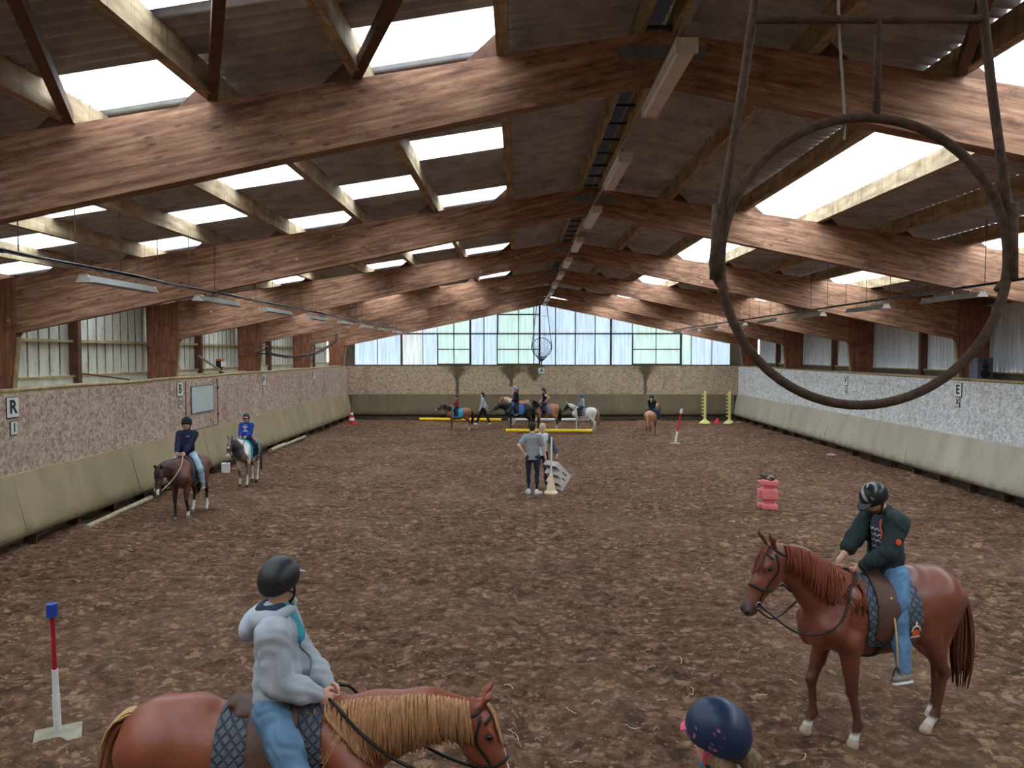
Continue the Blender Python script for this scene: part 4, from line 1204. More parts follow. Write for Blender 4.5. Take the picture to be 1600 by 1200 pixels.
def horse(label, loc, heading, H=1.6, poll=(1.10, 0, 1.92), head=-52, head_yaw=0.0, legs=None, coat=None, h=0.02, fat=1.0,
          mane=None, mane_side=1, mane_len=0.24, mane_n=90, tail=None, tail_n=60, tail_sw=0.0, ears=1.0, pad=None, pad_h=None, bridle=None, rough=0.42,
          saddle=None, hairy=1.0, sheen_spec=0.5, tail_len=1.0, pad_shape=(0.10, 1.24, 0.34, 0.30), detail=True, ear_back=0.0, sadx=0.0):
    legs = {**STAND, **(legs or {})}
    s_ = H / 1.6; hu = h / s_
    root = empty('horse', loc, heading); root.scale = (s_,) * 3
    B = Sdf(0.06)
    f = fat
    B.ell((0.33, 0, 1.175), (0.36, 0.25 * f, 0.375)).ell((0.02, 0, 1.145 - (f - 1) * 0.2), (0.47, 0.305 * f, 0.36 * (0.5 + 0.5 * f)), k=0.10).ell((-0.36, 0, 1.215), (0.36, 0.285 * f, 0.315), k=0.10).ell((-0.56, 0, 1.28), (0.29, 0.27 * f, 0.285), k=0.08)
    B.cone((-0.36, 0, 1.44), (-0.72, 0, 1.36), 0.14, 0.10, k=0.08)
    B.cone((0.50, 0, 1.48), (0.10, 0, 1.41), 0.095, 0.08, k=0.10)
    B.ell((0.64, 0, 1.12), (0.17, 0.20, 0.23), k=0.08)
    lj = {}
    for sd in (1, -1):
        B.cone((0.42, sd * 0.13, 1.38), (0.64, sd * 0.15, 1.12), 0.10, 0.115, k=0.05)
        B.cone((0.64, sd * 0.155, 1.10), (0.47, sd * 0.165, 0.98), 0.105, 0.105, k=0.05)
        B.ell((0.71, sd * 0.085, 1.03), (0.09, 0.085, 0.13), k=0.04)
        # fore leg
        a1, a2, a3, lift = legs['LF' if sd > 0 else 'RF']
        E = V(0.46, sd * 0.155, 0.95)
        drop = 0.40 * math.cos(math.radians(a1)) + 0.29 * math.cos(math.radians(a2)) + 0.13 * math.cos(math.radians(a3))
        q = float(np.clip((E[2] - 0.07 - lift) / drop, 0.86, 1.14))
        K = E + dirv(a1) * 0.40 * q; Ft = K + dirv(a2) * 0.29 * q; Pa = Ft + dirv(a3) * 0.115 * q; Hf = Pa + nrm(dirv(a3 * 0.7)) * 0.06
        B.cone(E + V(0, 0, 0.06), E * 0.45 + K * 0.55, 0.112, 0.068, k=0.04).cone(E * 0.45 + K * 0.55, K, 0.066, 0.05, k=0.03)
        B.ell(K + V(0.008, 0, 0), (0.052, 0.050, 0.06), k=0.02)
        B.cone(K, Ft, 0.042, 0.034, k=0.02).ell(Ft, (0.048, 0.043, 0.046), k=0.02).cone(Ft, Pa, 0.038 * hairy, 0.040 * hairy, k=0.02).cone(Pa, Hf, 0.043, 0.056, k=0.008)
        lj['LF' if sd > 0 else 'RF'] = (E, K, Ft, Pa, Hf)
        # hind leg
        a1, a2, a3, lift = legs['LH' if sd > 0 else 'RH']
        S0 = V(-0.55, sd * 0.14, 1.24)
        St = S0 + dirv(a1) * 0.30
        drop = 0.46 * math.cos(math.radians(a2)) + 0.37 * math.cos(math.radians(a3)) + 0.12 * math.cos(math.radians(30))
        q = float(np.clip((St[2] - 0.07 - lift) / drop, 0.86, 1.14))
        Hk = St + dirv(a2) * 0.46 * q; Hk[1] = sd * 0.125; Ft = Hk + dirv(a3) * 0.37 * q; Pa = Ft + dirv(a3 + 28) * 0.115 * q; Hf = Pa + dirv(a3 + 18) * 0.06
        B.cone(S0 + V(-0.03, 0, 0.05), St, 0.20, 0.145, k=0.06, n=(0, 1, 0), sq=0.85)
        B.cone(S0 + V(-0.17, -sd * 0.02, 0.02), St * 0.35 + Hk * 0.65 + V(-0.02, 0, 0.06), 0.12, 0.06, k=0.06)
        B.cone(St, St * 0.4 + Hk * 0.6, 0.135, 0.075, k=0.04).cone(St * 0.4 + Hk * 0.6, Hk, 0.072, 0.048, k=0.03)
        B.cone(Hk + V(-0.035, 0, 0.04), St * 0.5 + Hk * 0.5 + V(-0.06, 0, 0.0), 0.022, 0.03, k=0.03)
        B.ell(Hk + V(-0.012, 0, 0), (0.062, 0.044, 0.065), k=0.02)
        B.cone(Hk, Ft, 0.043, 0.036, k=0.02).ell(Ft, (0.048, 0.043, 0.046), k=0.02).cone(Ft, Pa, 0.039 * hairy, 0.041 * hairy, k=0.02).cone(Pa, Hf, 0.043, 0.056, k=0.008)
        lj['LH' if sd > 0 else 'RH'] = (St, Hk, Ft, Pa, Hf)
    # neck
    P = V(*poll); N0 = V(0.50, 0, 1.27)
    ax = nrm(P - N0); upn = nrm(np.cross(ax, V(0, 1, 0))); upn = upn if upn[2] > 0 else -upn
    if P[2] < 1.35: upn = nrm(V(0, 0, 1) - ax * ax[2])
    N1 = N0 * 0.66 + P * 0.34 + upn * 0.035; N2 = N0 * 0.33 + P * 0.67 + upn * 0.045; N3 = P * 0.96 + N0 * 0.04 - upn * 0.015
    sidev = nrm(np.cross(upn, ax))
    nk = [N0, N1, N2, N3]; nr = [0.265, 0.205, 0.155, 0.122]
    B.chain(nk, nr, sidev, 0.58, k=0.08)
    # head
    hy = head_yaw
    hd = V(math.cos(math.radians(head)) * math.cos(hy), math.cos(math.radians(head)) * math.sin(hy), math.sin(math.radians(head)))
    hs = nrm(V(-math.sin(hy), math.cos(hy), 0)); hu_ = nrm(np.cross(hd, hs)); 
    if hu_ @ V(math.cos(hy), math.sin(hy), 0.6) < 0: hu_ = -hu_
    RH_ = np.stack([hd, hs, hu_], 1)
    def hp(a, b, c): return P + hd * a + hs * b + hu_ * c
    ear_p = []
    B.ell(hp(0.09, 0, -0.02), (0.15, 0.088, 0.108), RH_, k=0.04)
    B.chain([hp(0.08, 0, 0.0), hp(0.30, 0, 0.0), hp(0.50, 0, -0.012)], [0.098, 0.074, 0.064], hs, 0.86, k=0.04)
    B.ell(hp(0.17, 0, -0.075), (0.15, 0.070, 0.105), RH_, k=0.05)
    B.cone(hp(0.22, 0, -0.09), hp(0.48, 0, -0.055), 0.06, 0.038, k=0.04)
    B.ell(hp(0.535, 0, -0.018), (0.075, 0.060, 0.066), RH_, k=0.03).ell(hp(0.535, 0, -0.068), (0.045, 0.036, 0.026), RH_, k=0.02)
    for sd in (1, -1):
        B.ell(hp(0.565, sd * 0.042, 0.012), (0.035, 0.025, 0.03), RH_, k=0.015)
        B.ell(hp(0.15, sd * 0.072, 0.05), (0.045, 0.022, 0.028), RH_, k=0.02)
        B.cone(hp(0.20, sd * 0.068, -0.01), hp(0.40, sd * 0.052, -0.01), 0.016, 0.01, k=0.02)
        if detail: B.ell(hp(0.588, sd * 0.052, 0.016), (0.016, 0.016, 0.022), RH_, k=0.008, sub=True)
        ear_i = len(B.p)
        e0 = hp(-0.04, sd * 0.05, 0.07); et = hp(-0.135 - 0.06 * ear_back, sd * (0.075 + 0.02 * (1 - ears)), 0.215)
        em = e0 * 0.5 + et * 0.5 + hs * sd * 0.012
        B.chain([e0, em, et], [0.032, 0.034, 0.006], hd, 0.55, k=0.015)
        B.cone(e0 * 0.7 + em * 0.3 + hd * 0.03, em * 0.4 + et * 0.6 + hd * 0.03, 0.016, 0.012, k=0.012, sub=True)
        ear_p += B.p[ear_i:]
    BH = Sdf(0.06); BH.p = [q_ for q_ in B.p if not any(q_ is e_ for e_ in ear_p)]
    coat = coat or {}
    base = np.array(coat.get('base', srgb(150, 84, 56)))
    def paint(v):
        c = np.tile(base, (len(v), 1))
        under = smooth01(v[:, 2], 1.05, 0.82)
        if 'belly' in coat: c = lerpc(c, coat['belly'], under * (np.abs(v[:, 0]) < 0.6))
        if 'patch' in coat:
            pc, thr, seed = coat['patch']
            n_ = vnoise(v[:, 0] + 9 + seed, v[:, 2] * 0.9 + np.sign(v[:, 1]) * 3 + 20 + v[:, 1] * 1.5, 30 + seed, 2.4)
            c = lerpc(c, pc, smooth01(n_, thr - 0.03, thr + 0.03))
        if 'head' in coat:
            w = smooth01((v - P) @ hd, -0.12, 0.02) * (np.linalg.norm(v - hp(0.25, 0, 0), axis=1) < 0.55)
            c = lerpc(c, coat['head'], w)
        if 'neck' in coat:
            w = smooth01((v - N0) @ ax, 0.0, 0.3) * smooth01(v[:, 2], 1.0, 1.2); c = lerpc(c, coat['neck'], w)
        lowc = coat.get('legs')
        if lowc is not None: c = lerpc(c, lowc, smooth01(v[:, 2], 0.85, 0.55))
        for nm, (a, K, Ft, Pa, Hf) in lj.items():
            d = np.minimum(np.linalg.norm(v - Ft, axis=1), np.linalg.norm(v - Pa, axis=1))
            near = (np.abs(v[:, 1] - Ft[1]) < 0.09) & (np.abs(v[:, 0] - Ft[0]) < 0.3)
            if nm in coat.get('socks', {}):
                top = coat['socks'][nm] * np.linalg.norm(K - Ft) * 0.8 - 0.03
                t_ = (v - Ft) @ nrm(K - Ft)
                c = lerpc(c, srgb(226, 216, 206), smooth01(t_, top + 0.03, top - 0.01) * near * (v[:, 2] < K[2] + 0.05))
            w = smooth01((v - Pa) @ nrm(Hf - Pa), -0.004, 0.008) * (np.linalg.norm(v - Pa, axis=1) < 0.16)
            c = lerpc(c, coat.get('hoof', srgb(150, 132, 116)), w)
        t_ = (v - P) @ hd; near = np.linalg.norm(v - hp(0.3, 0, 0), axis=1) < 0.5
        if 'muzzle' in coat: c = lerpc(c, coat['muzzle'], smooth01(t_, 0.42, 0.54) * near)
        if 'blaze' in coat:
            lw = np.abs((v - P) @ hs); up_ = (v - P) @ hu_
            w = smooth01(lw, coat.get('blaze_w', 0.03) + 0.012, coat.get('blaze_w', 0.03) - 0.012) * (up_ > 0.02) * (t_ > coat['blaze'][0]) * (t_ < coat['blaze'][1]) * near
            c = lerpc(c, srgb(232, 226, 218), w)
        for sd in (1, -1):
            w = smooth01(np.linalg.norm((v - hp(0.15, sd * 0.09, 0.038)) / V(1, 1, 1), axis=1), 0.034, 0.018)
            c = lerpc(c, srgb(22, 16, 14), w)
            w = smooth01(np.linalg.norm(v - hp(0.59, sd * 0.05, 0.016), axis=1), 0.026, 0.014); c = lerpc(c, srgb(24, 18, 18), w)
        return c
    mat = col_attr('horse_coat', rough, 0.10, 9, 0.12, spec=sheen_spec, bd=0.002, stretch=(1, 1, 1))
    body = sdf_obj('body', B, hu, mat, root, paint, smooth_it=1)
    if detail:
        for sd in (1, -1):
            ep = B.snap(hp(0.15, sd * 0.095, 0.038)[None], -0.010)[0]
            bm = bmesh.new(); bmesh.ops.create_icosphere(bm, subdivisions=2, radius=0.022)
            me = bpy.data.meshes.new('eye'); bm.to_mesh(me); bm.free(); me.materials.append(M_EYE)
            for p_ in me.polygons: p_.use_smooth = True
            link('eye', me, root, tuple(ep))
    # mane
    if mane:
        m = MB(); n_ = mane_n
        us = np.sort(rng.uniform(0, 1, n_))
        cr = spline([N0 + upn * 0.235 + V(-0.04, 0, 0), N1 + upn * 0.195, N2 + upn * 0.15, P + upn * 0.10], 40)
        pts = []
        for u in us:
            i = u * 39; c0 = cr[int(i)]
            sd = mane_side * (1 if rng.rand() > 0.06 else -1)
            L = mane_len * (0.75 + 0.5 * rng.rand()) * (0.8 + 0.4 * math.sin(u * 3.14))
            out = sidev * sd if sidev[1] * sd * mane_side > 0 or True else sidev
            out = V(0, mane_side, 0) if mane_side else V(0, 1 if rng.rand() > .5 else -1, 0)
            dn = V(rng.normal(0, 0.10), 0, -1)
            row = [c0 - upn * 0.02 + out * rng.uniform(-0.02, 0.03)]
            for q in np.linspace(0.12, 1, 8):
                row.append(c0 + out * (0.02 + 0.10 * min(1, q * 2.2)) + dn * L * q + upn * 0.02 * (1 - q))
            pts.append(row)
        pts = np.array(pts); sn = pts[:, 1:].copy()
        d = B(sn)
        offs = rng.uniform(0.006, 0.022, (len(us), 1)) * np.ones(sn.shape[:2])
        for _ in range(3):
            d = B(sn); g = B.grad(sn); sn = sn - g * np.clip(d - offs, -0.2, 0.05)[..., None]
        pts[:, 1:] = sn
        for row in pts:
            m.tube(spline(row, 10 if detail else 6), np.linspace(0.011, 0.004, 10 if detail else 6) * (1.0 if detail else 2.0), 4)
        o = m.build('mane', mane, root, smooth=True)
        # forelock
        m = MB()
        for q in range(18 if detail else 6):
            a = hp(-0.02, rng.uniform(-.03, .03), 0.10)
            row = [a, hp(0.06, rng.uniform(-.04, .04), 0.115), hp(0.15, rng.uniform(-.05, .05), 0.10), hp(0.20 + rng.uniform(0, .08), rng.uniform(-.06, .06), 0.085)]
            m.tube(spline(row, 7), np.linspace(0.010, 0.003, 7), 4)
        m.build('forelock', mane, root, smooth=True)
    if tail:
        m = MB()
        for q in range(tail_n):
            a = rng.uniform(0, 6.28); r_ = math.sqrt(rng.rand())
            ox, oy = 0.05 * r_ * math.cos(a), 0.05 * r_ * math.sin(a)
            L = tail_len * rng.uniform(0.75, 1.0)
            sw = tail_sw
            row = [(-0.78, oy * 0.5, 1.42 + ox * 0.4), (-0.86 + ox * 0.4, oy * 0.8, 1.38), (-0.93 + ox, oy * 1.2 + sw * 0.1, 1.22), (-0.95 + ox * 1.6 - 0.03 * sw, oy * 1.8 + sw * 0.25, 1.22 - 0.30 * L), (-0.93 + ox * 2.0, oy * 2.1 + sw * 0.45, 1.22 - 0.58 * L), (-0.90 + ox * 1.4, oy * 1.5 + sw * 0.6, 1.22 - 0.85 * L)]
            m.tube(spline(row, 14), np.concatenate([np.full(9, 0.014), np.linspace(0.013, 0.004, 5)]) * (1.0 if detail else 1.6), 4)
        m.build('tail', tail, root, smooth=True)
    T = dict(sadx=sadx, root=root, B=B, P=P, hp=hp, hd=hd, hs=hs, hu=hu_, s=s_, lj=lj, h=hu)
    def wrap(name, off, th, cx, cz, hx, hz, mat, rd=0.08, hh=None, zmax=None, parent=None, both=True, slant=0.0, xcut=None):
        """Sheet lying on the body inside a rounded side-view outline (saddle pad, saddle flap)."""
        hh = hh or max(hu, 0.012)
        zt = zmax or 1.62
        lo = V(cx - hx - 0.04 - abs(slant) * hz, -0.48, cz - hz - 0.04); hi = V(cx + hx + 0.04 + abs(slant) * hz, 0.48, zt + 0.06)
        D, lo, ax_ = B.grid(hh, lo, hi)
        G = np.stack(np.meshgrid(*ax_, indexing='ij'), -1)
        X_, Z_ = G[..., 0] - slant * (G[..., 2] - cz), np.minimum(G[..., 2], cz + hz * 0.2)
        e = np.stack([np.abs(X_ - cx) - (hx - rd), np.abs(Z_ - cz) - (hz - rd)], -1)
        reg = np.linalg.norm(np.maximum(e, 0), axis=-1) + np.minimum(e.max(-1), 0) - rd
        D = np.maximum(np.abs(D - off) - th, reg)
        v, f_ = nets(D, lo, hh)
        me = np_mesh(name, v, f_, mat)
        return link(name, me, parent or root)
    T['wrap'] = wrap
    if pad:
        wrap('saddle_pad', 0.014, max(0.013, hu * 0.8), *pad_shape, pad, hh=pad_h)
    if saddle:
        sm = saddle
        S = Sdf(0.04); q0 = sadx
        S.chain([(0.33 + q0, 0, 1.555), (0.24 + q0, 0, 1.52), (0.10 + q0, 0, 1.50), (-0.03 + q0, 0, 1.515), (-0.11 + q0, 0, 1.545)], [0.05, 0.07, 0.095, 0.09, 0.045], V(0, 0, 1), 0.36)
        S.cone((0.33 + q0, -0.09, 1.505), (0.33 + q0, 0.09, 1.505), 0.04, 0.04).cone((-0.12 + q0, -0.07, 1.54), (-0.12 + q0, 0.07, 1.54), 0.018, 0.018)
        for sd in (1, -1): S.cone((0.30 + q0, sd * 0.10, 1.50), (-0.06 + q0, sd * 0.11, 1.48), 0.04, 0.03)
        sad = sdf_obj('saddle', S, max(hu * 0.7, 0.010), sm, root)
        wrap('flap', 0.036, max(0.013, hu * 0.8), 0.20 + q0, 1.25, 0.16, 0.24, sm, rd=0.07, parent=sad, slant=-0.12)
        a = np.linspace(0, 2 * math.pi, 41)
        ring = np.stack([np.full(41, 0.27 + min(q0, 0)), 0.30 * np.cos(a), 1.16 + 0.38 * np.sin(a)], 1)
        ring = B.snap(ring, 0.012, 7)
        MB().tube(ring, 0.035, 6, cap=False, flat=(B.grad(ring), 0.25)).build('girth', M_STRAPH, sad, smooth=True)
        T['sad'] = sad
    if bridle:
        br = MB(); bn = 48
        def ringp(a0, tilt, rad=0.25, off=0.007):
            an = np.linspace(0, 2 * math.pi, bn + 1)
            R_ = [hp(a0 + tilt * math.sin(q), rad * math.cos(q), -0.03 + rad * math.sin(q)) for q in an]
            return BH.snap(np.array(R_), off, 8)
        w = 0.012 if detail else 0.018
        R0 = ringp(0.36, 0.02)
        nb = MB().tube(R0, w, 6, cap=False, flat=(BH.grad(R0), 0.35)).build('bridle', bridle, root, smooth=True)
        R1 = ringp(-0.05, -0.02)
        MB().tube(R1, w, 6, cap=False, flat=(BH.grad(R1), 0.35)).build('headpiece', bridle, nb, smooth=True)
        for sd in (1, -1):
            row = spline([hp(0.0, sd * 0.10, 0.05), hp(0.14, sd * 0.12, -0.05), hp(0.30, sd * 0.10, -0.035), hp(0.47, sd * 0.08, -0.035)], 16)
            row = BH.snap(row, 0.007, 6)
            MB().tube(row, w * 0.85, 6, flat=(BH.grad(row), 0.35)).build('cheek_strap', bridle, nb, smooth=True)
            bp = BH.snap(hp(0.475, sd * 0.09, -0.04)[None], 0.012)[0]
            a = np.linspace(0, 2 * math.pi, 17)
            MB().tube(np.array([bp + hd * 0.03 * np.cos(q) + hu_ * 0.03 * np.sin(q) for q in a]), 0.006, 6, cap=False).build('bit_ring', M_CHROME, nb, smooth=True)
            T['bit' + ('L' if sd > 0 else 'R')] = bp
        row = BH.snap(spline([hp(0.06, 0.10, 0.05), hp(0.05, 0.05, 0.10), hp(0.05, 0, 0.11), hp(0.05, -0.05, 0.10), hp(0.06, -0.10, 0.05)], 16), 0.007, 6)
        MB().tube(row, w * 0.9, 6, flat=(BH.grad(row), 0.35)).build('browband', bridle, nb, smooth=True)
        T['bridle'] = nb
    tag(root, label, 'horse', 'horses and ponies in the arena')
    return T

def to_world(T, p):
    r = T['root']; c, s = math.cos(r.rotation_euler[2]), math.sin(r.rotation_euler[2])
    p = np.asarray(p, float) * T['s']
    return V(c * p[0] - s * p[1] + r.location[0], s * p[0] + c * p[1] + r.location[1], p[2] + r.location[2])
def to_local(T, p):
    r = T['root']; c, s = math.cos(r.rotation_euler[2]), math.sin(r.rotation_euler[2])
    q = np.asarray(p, float) - V(*r.location)
    return V(c * q[0] + s * q[1], -s * q[0] + c * q[1], q[2]) / T['s']

M_EYE = plain('eye_dark', srgb(20, 14, 12), 0.12, 0.05, spec=0.6)
M_STRAPH = plain('black_leather', srgb(34, 30, 30), 0.5, 0.2)
M_CHROME = plain('bit_steel', srgb(190, 190, 192), 0.25, 0.1, metal=0.9)
M_BROWNLEATHER = plain('brown_leather', srgb(84, 54, 42), 0.5, 0.25)
M_DKLEATHER = plain('dark_brown_leather', srgb(52, 38, 34), 0.5, 0.25)
def hair(name, c, var=0.35):
    t = NT(name); co = t.coord(scale=(30, 30, 3)); n = t.noise(co, 2.0, 4)
    lo = tuple(x * (1 - var) for x in c); hi = tuple(min(1, x * (1 + var)) for x in c)
    return t.bsdf(t.ramp(n, [(0.3, lo), (0.7, hi)]), 0.55, spec=0.3)
def quilt(name, c, sc_=18.0, line=0.5):
    """Quilted cloth: diamond stitching as relief."""
    t = NT(name); co = t.coord()
    x, y, z = t.sep(co)
    a = t.math('ADD', x, z); b = t.math('SUBTRACT', x, z)
    def tri(q):
        fr = t.math('FRACT', t.math('MULTIPLY', q, sc_)); return t.math('ABSOLUTE', t.math('SUBTRACT', fr, 0.5))
    d = t.math('MINIMUM', t.math('SUBTRACT', 0.5, tri(a)), t.math('SUBTRACT', 0.5, tri(b)))
    puff = t.step(d, 0.0, 0.22)
    n = t.noise(co, 12, 4)
    lo = tuple(q * 0.55 for q in c); hi = tuple(min(1, q * 1.2) for q in c)
    cc = t.mix(puff, tuple(q * line for q in c), t.ramp(n, [(0.3, tuple(q * 0.85 for q in c)), (0.7, hi)]))
    return t.bsdf(cc, 0.6, t.bump(puff, 0.8, 0.012), spec=0.3)
# ------------------------------------------------------------------ people
def rotm(axis, deg):
    return np.array(Matrix.Rotation(math.radians(deg), 3, axis))
def ik(a, b, l1, l2, pole):
    a, b = np.asarray(a, float), np.asarray(b, float)
    d = b - a; L = np.linalg.norm(d); u = d / max(L, 1e-9)
    L = min(max(L, abs(l1 - l2) + 0.01), (l1 + l2) * 0.999)
    b = a + u * L
    x = (l1 * l1 - l2 * l2 + L * L) / (2 * L); hgt = math.sqrt(max(l1 * l1 - x * x, 0))
    p = np.asarray(pole, float); p = nrm(p - u * (p @ u))
    return a + u * x + p * hgt, b

def add_hand(S, W, d, n, side, sc_, curl=55.0, spread=0.0):
    d = nrm(d); n = nrm(n - d * (n @ d)); l = np.cross(n, d) * side
    R = np.stack([d, l, n], 1)
    S.ell(W + d * 0.05 * sc_, np.array((0.052, 0.042, 0.021)) * sc_, R, k=0.02)
    for i, L in enumerate((0.078, 0.088, 0.080, 0.062)):
        b = W + (d * 0.082 + l * (0.030 - 0.020 * i)) * sc_
        p, a = b, 0.0
        for q, (fr, cu) in enumerate(((0.45, 0.55), (0.32, 0.85), (0.23, 0.6))):
            a += curl * cu
            dr = d * math.cos(math.radians(a)) + n * math.sin(math.radians(a)) + l * spread * (1.5 - i)
            e = p + nrm(dr) * L * fr * sc_
            S.cone(p, e, (0.0098 - 0.0008 * q) * sc_, (0.0092 - 0.0008 * q) * sc_, k=0.005)
            p = e
    t0 = W + (d * 0.03 + l * 0.036) * sc_; t1 = t0 + nrm(d * 0.75 + l * 0.55 + n * 0.35) * 0.042 * sc_; t2 = t1 + nrm(d * 0.95 + l * 0.0 + n * 0.45) * 0.032 * sc_
    S.chain([t0, t1, t2], [0.013 * sc_, 0.0115 * sc_, 0.009 * sc_], k=0.008)

def person(label, loc, heading, P, O, h=0.012, hb=None, group='people in the arena', name='person'):
    """P: pose in local metres (x forward, y left); O: outfit."""
    k = P.get('sc', 1.0)
    root = empty(name, loc, heading)
    pel = V(*P.get('pel', (0, 0, 0.93)))
    R = rotm('Z', P.get('twist', 0)) @ rotm('X', P.get('side', 0)) @ rotm('Y', P.get('lean', 0))
    Rl = rotm('X', P.get('side', 0) * 0.5) @ rotm('Y', P.get('lean', 0) * 0.6)
    fw, lf, up = R[:, 0], R[:, 1], R[:, 2]
    waist = pel + Rl[:, 2] * 0.16 * k
    chest = waist + up * 0.22 * k
    neck = chest + up * 0.17 * k - fw * 0.005
    sw = P.get('shw', 0.185) * k
    shL, shR = chest + up * 0.11 * k + lf * sw, chest + up * 0.11 * k - lf * sw
    HR = R @ rotm('Z', P.get('head', (0, 0))[0]) @ rotm('Y', P.get('head', (0, 0))[1])
    hf, hl, hu = HR[:, 0], HR[:, 1], HR[:, 2]
    ntop = neck + (up * 0.6 + hu * 0.4) * 0.075 * k + fw * 0.015
    C = ntop + hu * 0.115 * k + hf * 0.012
    hk = P.get('hk', k ** 0.6)
    hand, elb = {}, {}
    for sd, sh in (('L', shL), ('R', shR)):
        s_ = 1 if sd == 'L' else -1
        tgt = V(*P['hand' + sd])
        pole = V(*P.get('elbow' + sd, (-0.6, 0.5 * s_, -0.6)))
        e, w = ik(sh, tgt, 0.285 * k, 0.255 * k, pole)
        elb[sd], hand[sd] = e, w
    hip, knee, ank = {}, {}, {}
    for s_, sd in ((1, 'L'), (-1, 'R')):
        hp_ = pel + V(0, s_ * P.get('hipw', 0.095) * k, -0.01) if 'hipdir' not in P else pel + V(*P['hipdir']) * s_ * 0.095 * k
        kn, an = ik(hp_, V(*P['foot' + sd]), 0.43 * k, 0.42 * k, V(*P.get('knee' + sd, (1, 0.15 * s_, 0.1))))
        hip[sd], knee[sd], ank[sd] = hp_, kn, an
    skin = np.array(O.get('skin', srgb(214, 164, 140)))
    # ---- continuous body
    S = Sdf(0.025)
    S.chain([pel, waist, chest], [0.10 * k, 0.095 * k, 0.11 * k], fw, 0.7)
    S.cone(chest, neck, 0.10 * k, 0.05 * k).cone(shL, shR, 0.045 * k, 0.045 * k)
    S.cone(neck - up * 0.02, ntop + hu * 0.05 * k, 0.058 * k, 0.052 * k, k=0.03)
    q = hk
    S.ell(C + (hu * 0.022 - hf * 0.012) * q, V(0.098, 0.078, 0.100) * q, HR, k=0.02)
    S.ell(C + (hf * 0.030 - hu * 0.045) * q, V(0.068, 0.060, 0.078) * q, HR, k=0.025)
    S.ell(C + (hf * 0.060 - hu * 0.102) * q, V(0.030, 0.032, 0.024) * q, HR, k=0.02)
    S.cone(C + (hf * 0.092 + hu * 0.006) * q, C + (hf * 0.112 - hu * 0.030) * q, 0.009 * q, 0.014 * q, k=0.01)
    S.ell(C + (hf * 0.091 - hu * 0.066) * q, V(0.012, 0.024, 0.011) * q, HR, k=0.008)
    for s_ in (1, -1):
        S.ell(C + (hl * s_ * 0.079 - hf * 0.012 - hu * 0.012) * q, V(0.028, 0.010, 0.034) * q, HR, k=0.008)
        S.ell(C + (hf * 0.096 + hl * s_ * 0.032 + hu * 0.000) * q, V(0.014, 0.017, 0.012) * q, HR, k=0.012, sub=True)
        S.ell(C + (hf * 0.080 + hl * s_ * 0.032 - hu * 0.000) * q, V(0.012, 0.014, 0.011) * q, HR, k=0.002)
    for sd in 'LR':
        s_ = 1 if sd == 'L' else -1
        S.chain([shL if sd == 'L' else shR, elb[sd], hand[sd]], [0.050 * k, 0.042 * k, 0.028 * k])
        hdv = P.get('hdir' + sd); hdv = nrm(hand[sd] - elb[sd]) if hdv is None else nrm(hdv)
        hn = V(*P.get('hn' + sd, (0, -s_, -0.3)))
        add_hand(S, hand[sd], hdv, hn, s_ if P.get('thumbflip' + sd) is None else -s_, k, P.get('curl' + sd, 60))
        S.chain([hip[sd], knee[sd], ank[sd]], [0.060 * k, 0.036 * k, 0.026 * k])
    def paint(v):
        c = np.tile(skin, (len(v), 1))
        d = np.linalg.norm(v - (C + (hf * 0.098 - hu * 0.066) * q), axis=1)
        c = lerpc(c, skin * np.array((0.82, 0.5, 0.5)), smooth01(d, 0.026 * q, 0.012 * q))
        for s_ in (1, -1):
            e = C + (hf * 0.093 + hl * s_ * 0.032) * q
            d = np.linalg.norm(v - e, axis=1)
            c = lerpc(c, srgb(46, 34, 30), smooth01(d, 0.016 * q, 0.008 * q))
            d = np.abs((v - C) @ hu - 0.02 * q) + np.maximum(0, np.abs((v - C) @ (hl * s_) - 0.032 * q) - 0.018 * q) + np.maximum(0, 0.07 * q - (v - C) @ hf)
            c = lerpc(c, np.array(O.get('haircol', srgb(60, 44, 36))), smooth01(d, 0.008 * q, 0.003 * q) * 0.8)
        if 'beard' in O:
            a_ = (v - C) @ hu; b_ = (v - C) @ hf
            w = smooth01(a_, -0.05 * q, -0.075 * q) * smooth01(b_, -0.01, 0.03) * (a_ > -0.16 * q)
            c = lerpc(c, np.array(O['beard']), w * 0.8)
        return c
    body = sdf_obj('body', S, hb or h, col_attr('skin', 0.5, 0.06, 30, 0.08), root, paint, smooth_it=0)
    # ---- trousers and shoes
    tr = O['legs']; bl = tr.get('bulk', 0.0)
    S2 = Sdf(0.04)
    S2.cone(pel + lf * 0.05 * k, pel - lf * 0.05 * k, 0.115 * k, 0.115 * k).cone(pel, waist, 0.13 * k, 0.125 * k, fw, 0.8)
    for sd in 'LR':
        a_, kn, an = hip[sd], knee[sd], ank[sd]
        end = an + nrm(kn - an) * tr.get('up', 0.02)
        S2.cone(a_, a_ * 0.45 + kn * 0.55, (0.098 + bl) * k, (0.080 + bl) * k).cone(a_ * 0.45 + kn * 0.55, kn, (0.080 + bl) * k, (0.064 + bl) * k)
        S2.cone(kn, kn * 0.55 + an * 0.45, (0.060 + bl) * k, (0.060 + bl) * k).cone(kn * 0.55 + an * 0.45, end, (0.059 + bl) * k, (0.043 + bl * 1.2) * k)
    def crease(D, G):
        return D + tr['wrinkle'] * np.sin(G @ V(30, 26, 64) + 3.0 * np.sin(G @ V(21, -34, 12)) + 1.5 * np.sin(G @ V(-9, 15, 25)))
    sdf_obj(tr.get('name', 'trousers'), S2, h, tr['mat'], root, field=crease if tr.get('wrinkle') else None)
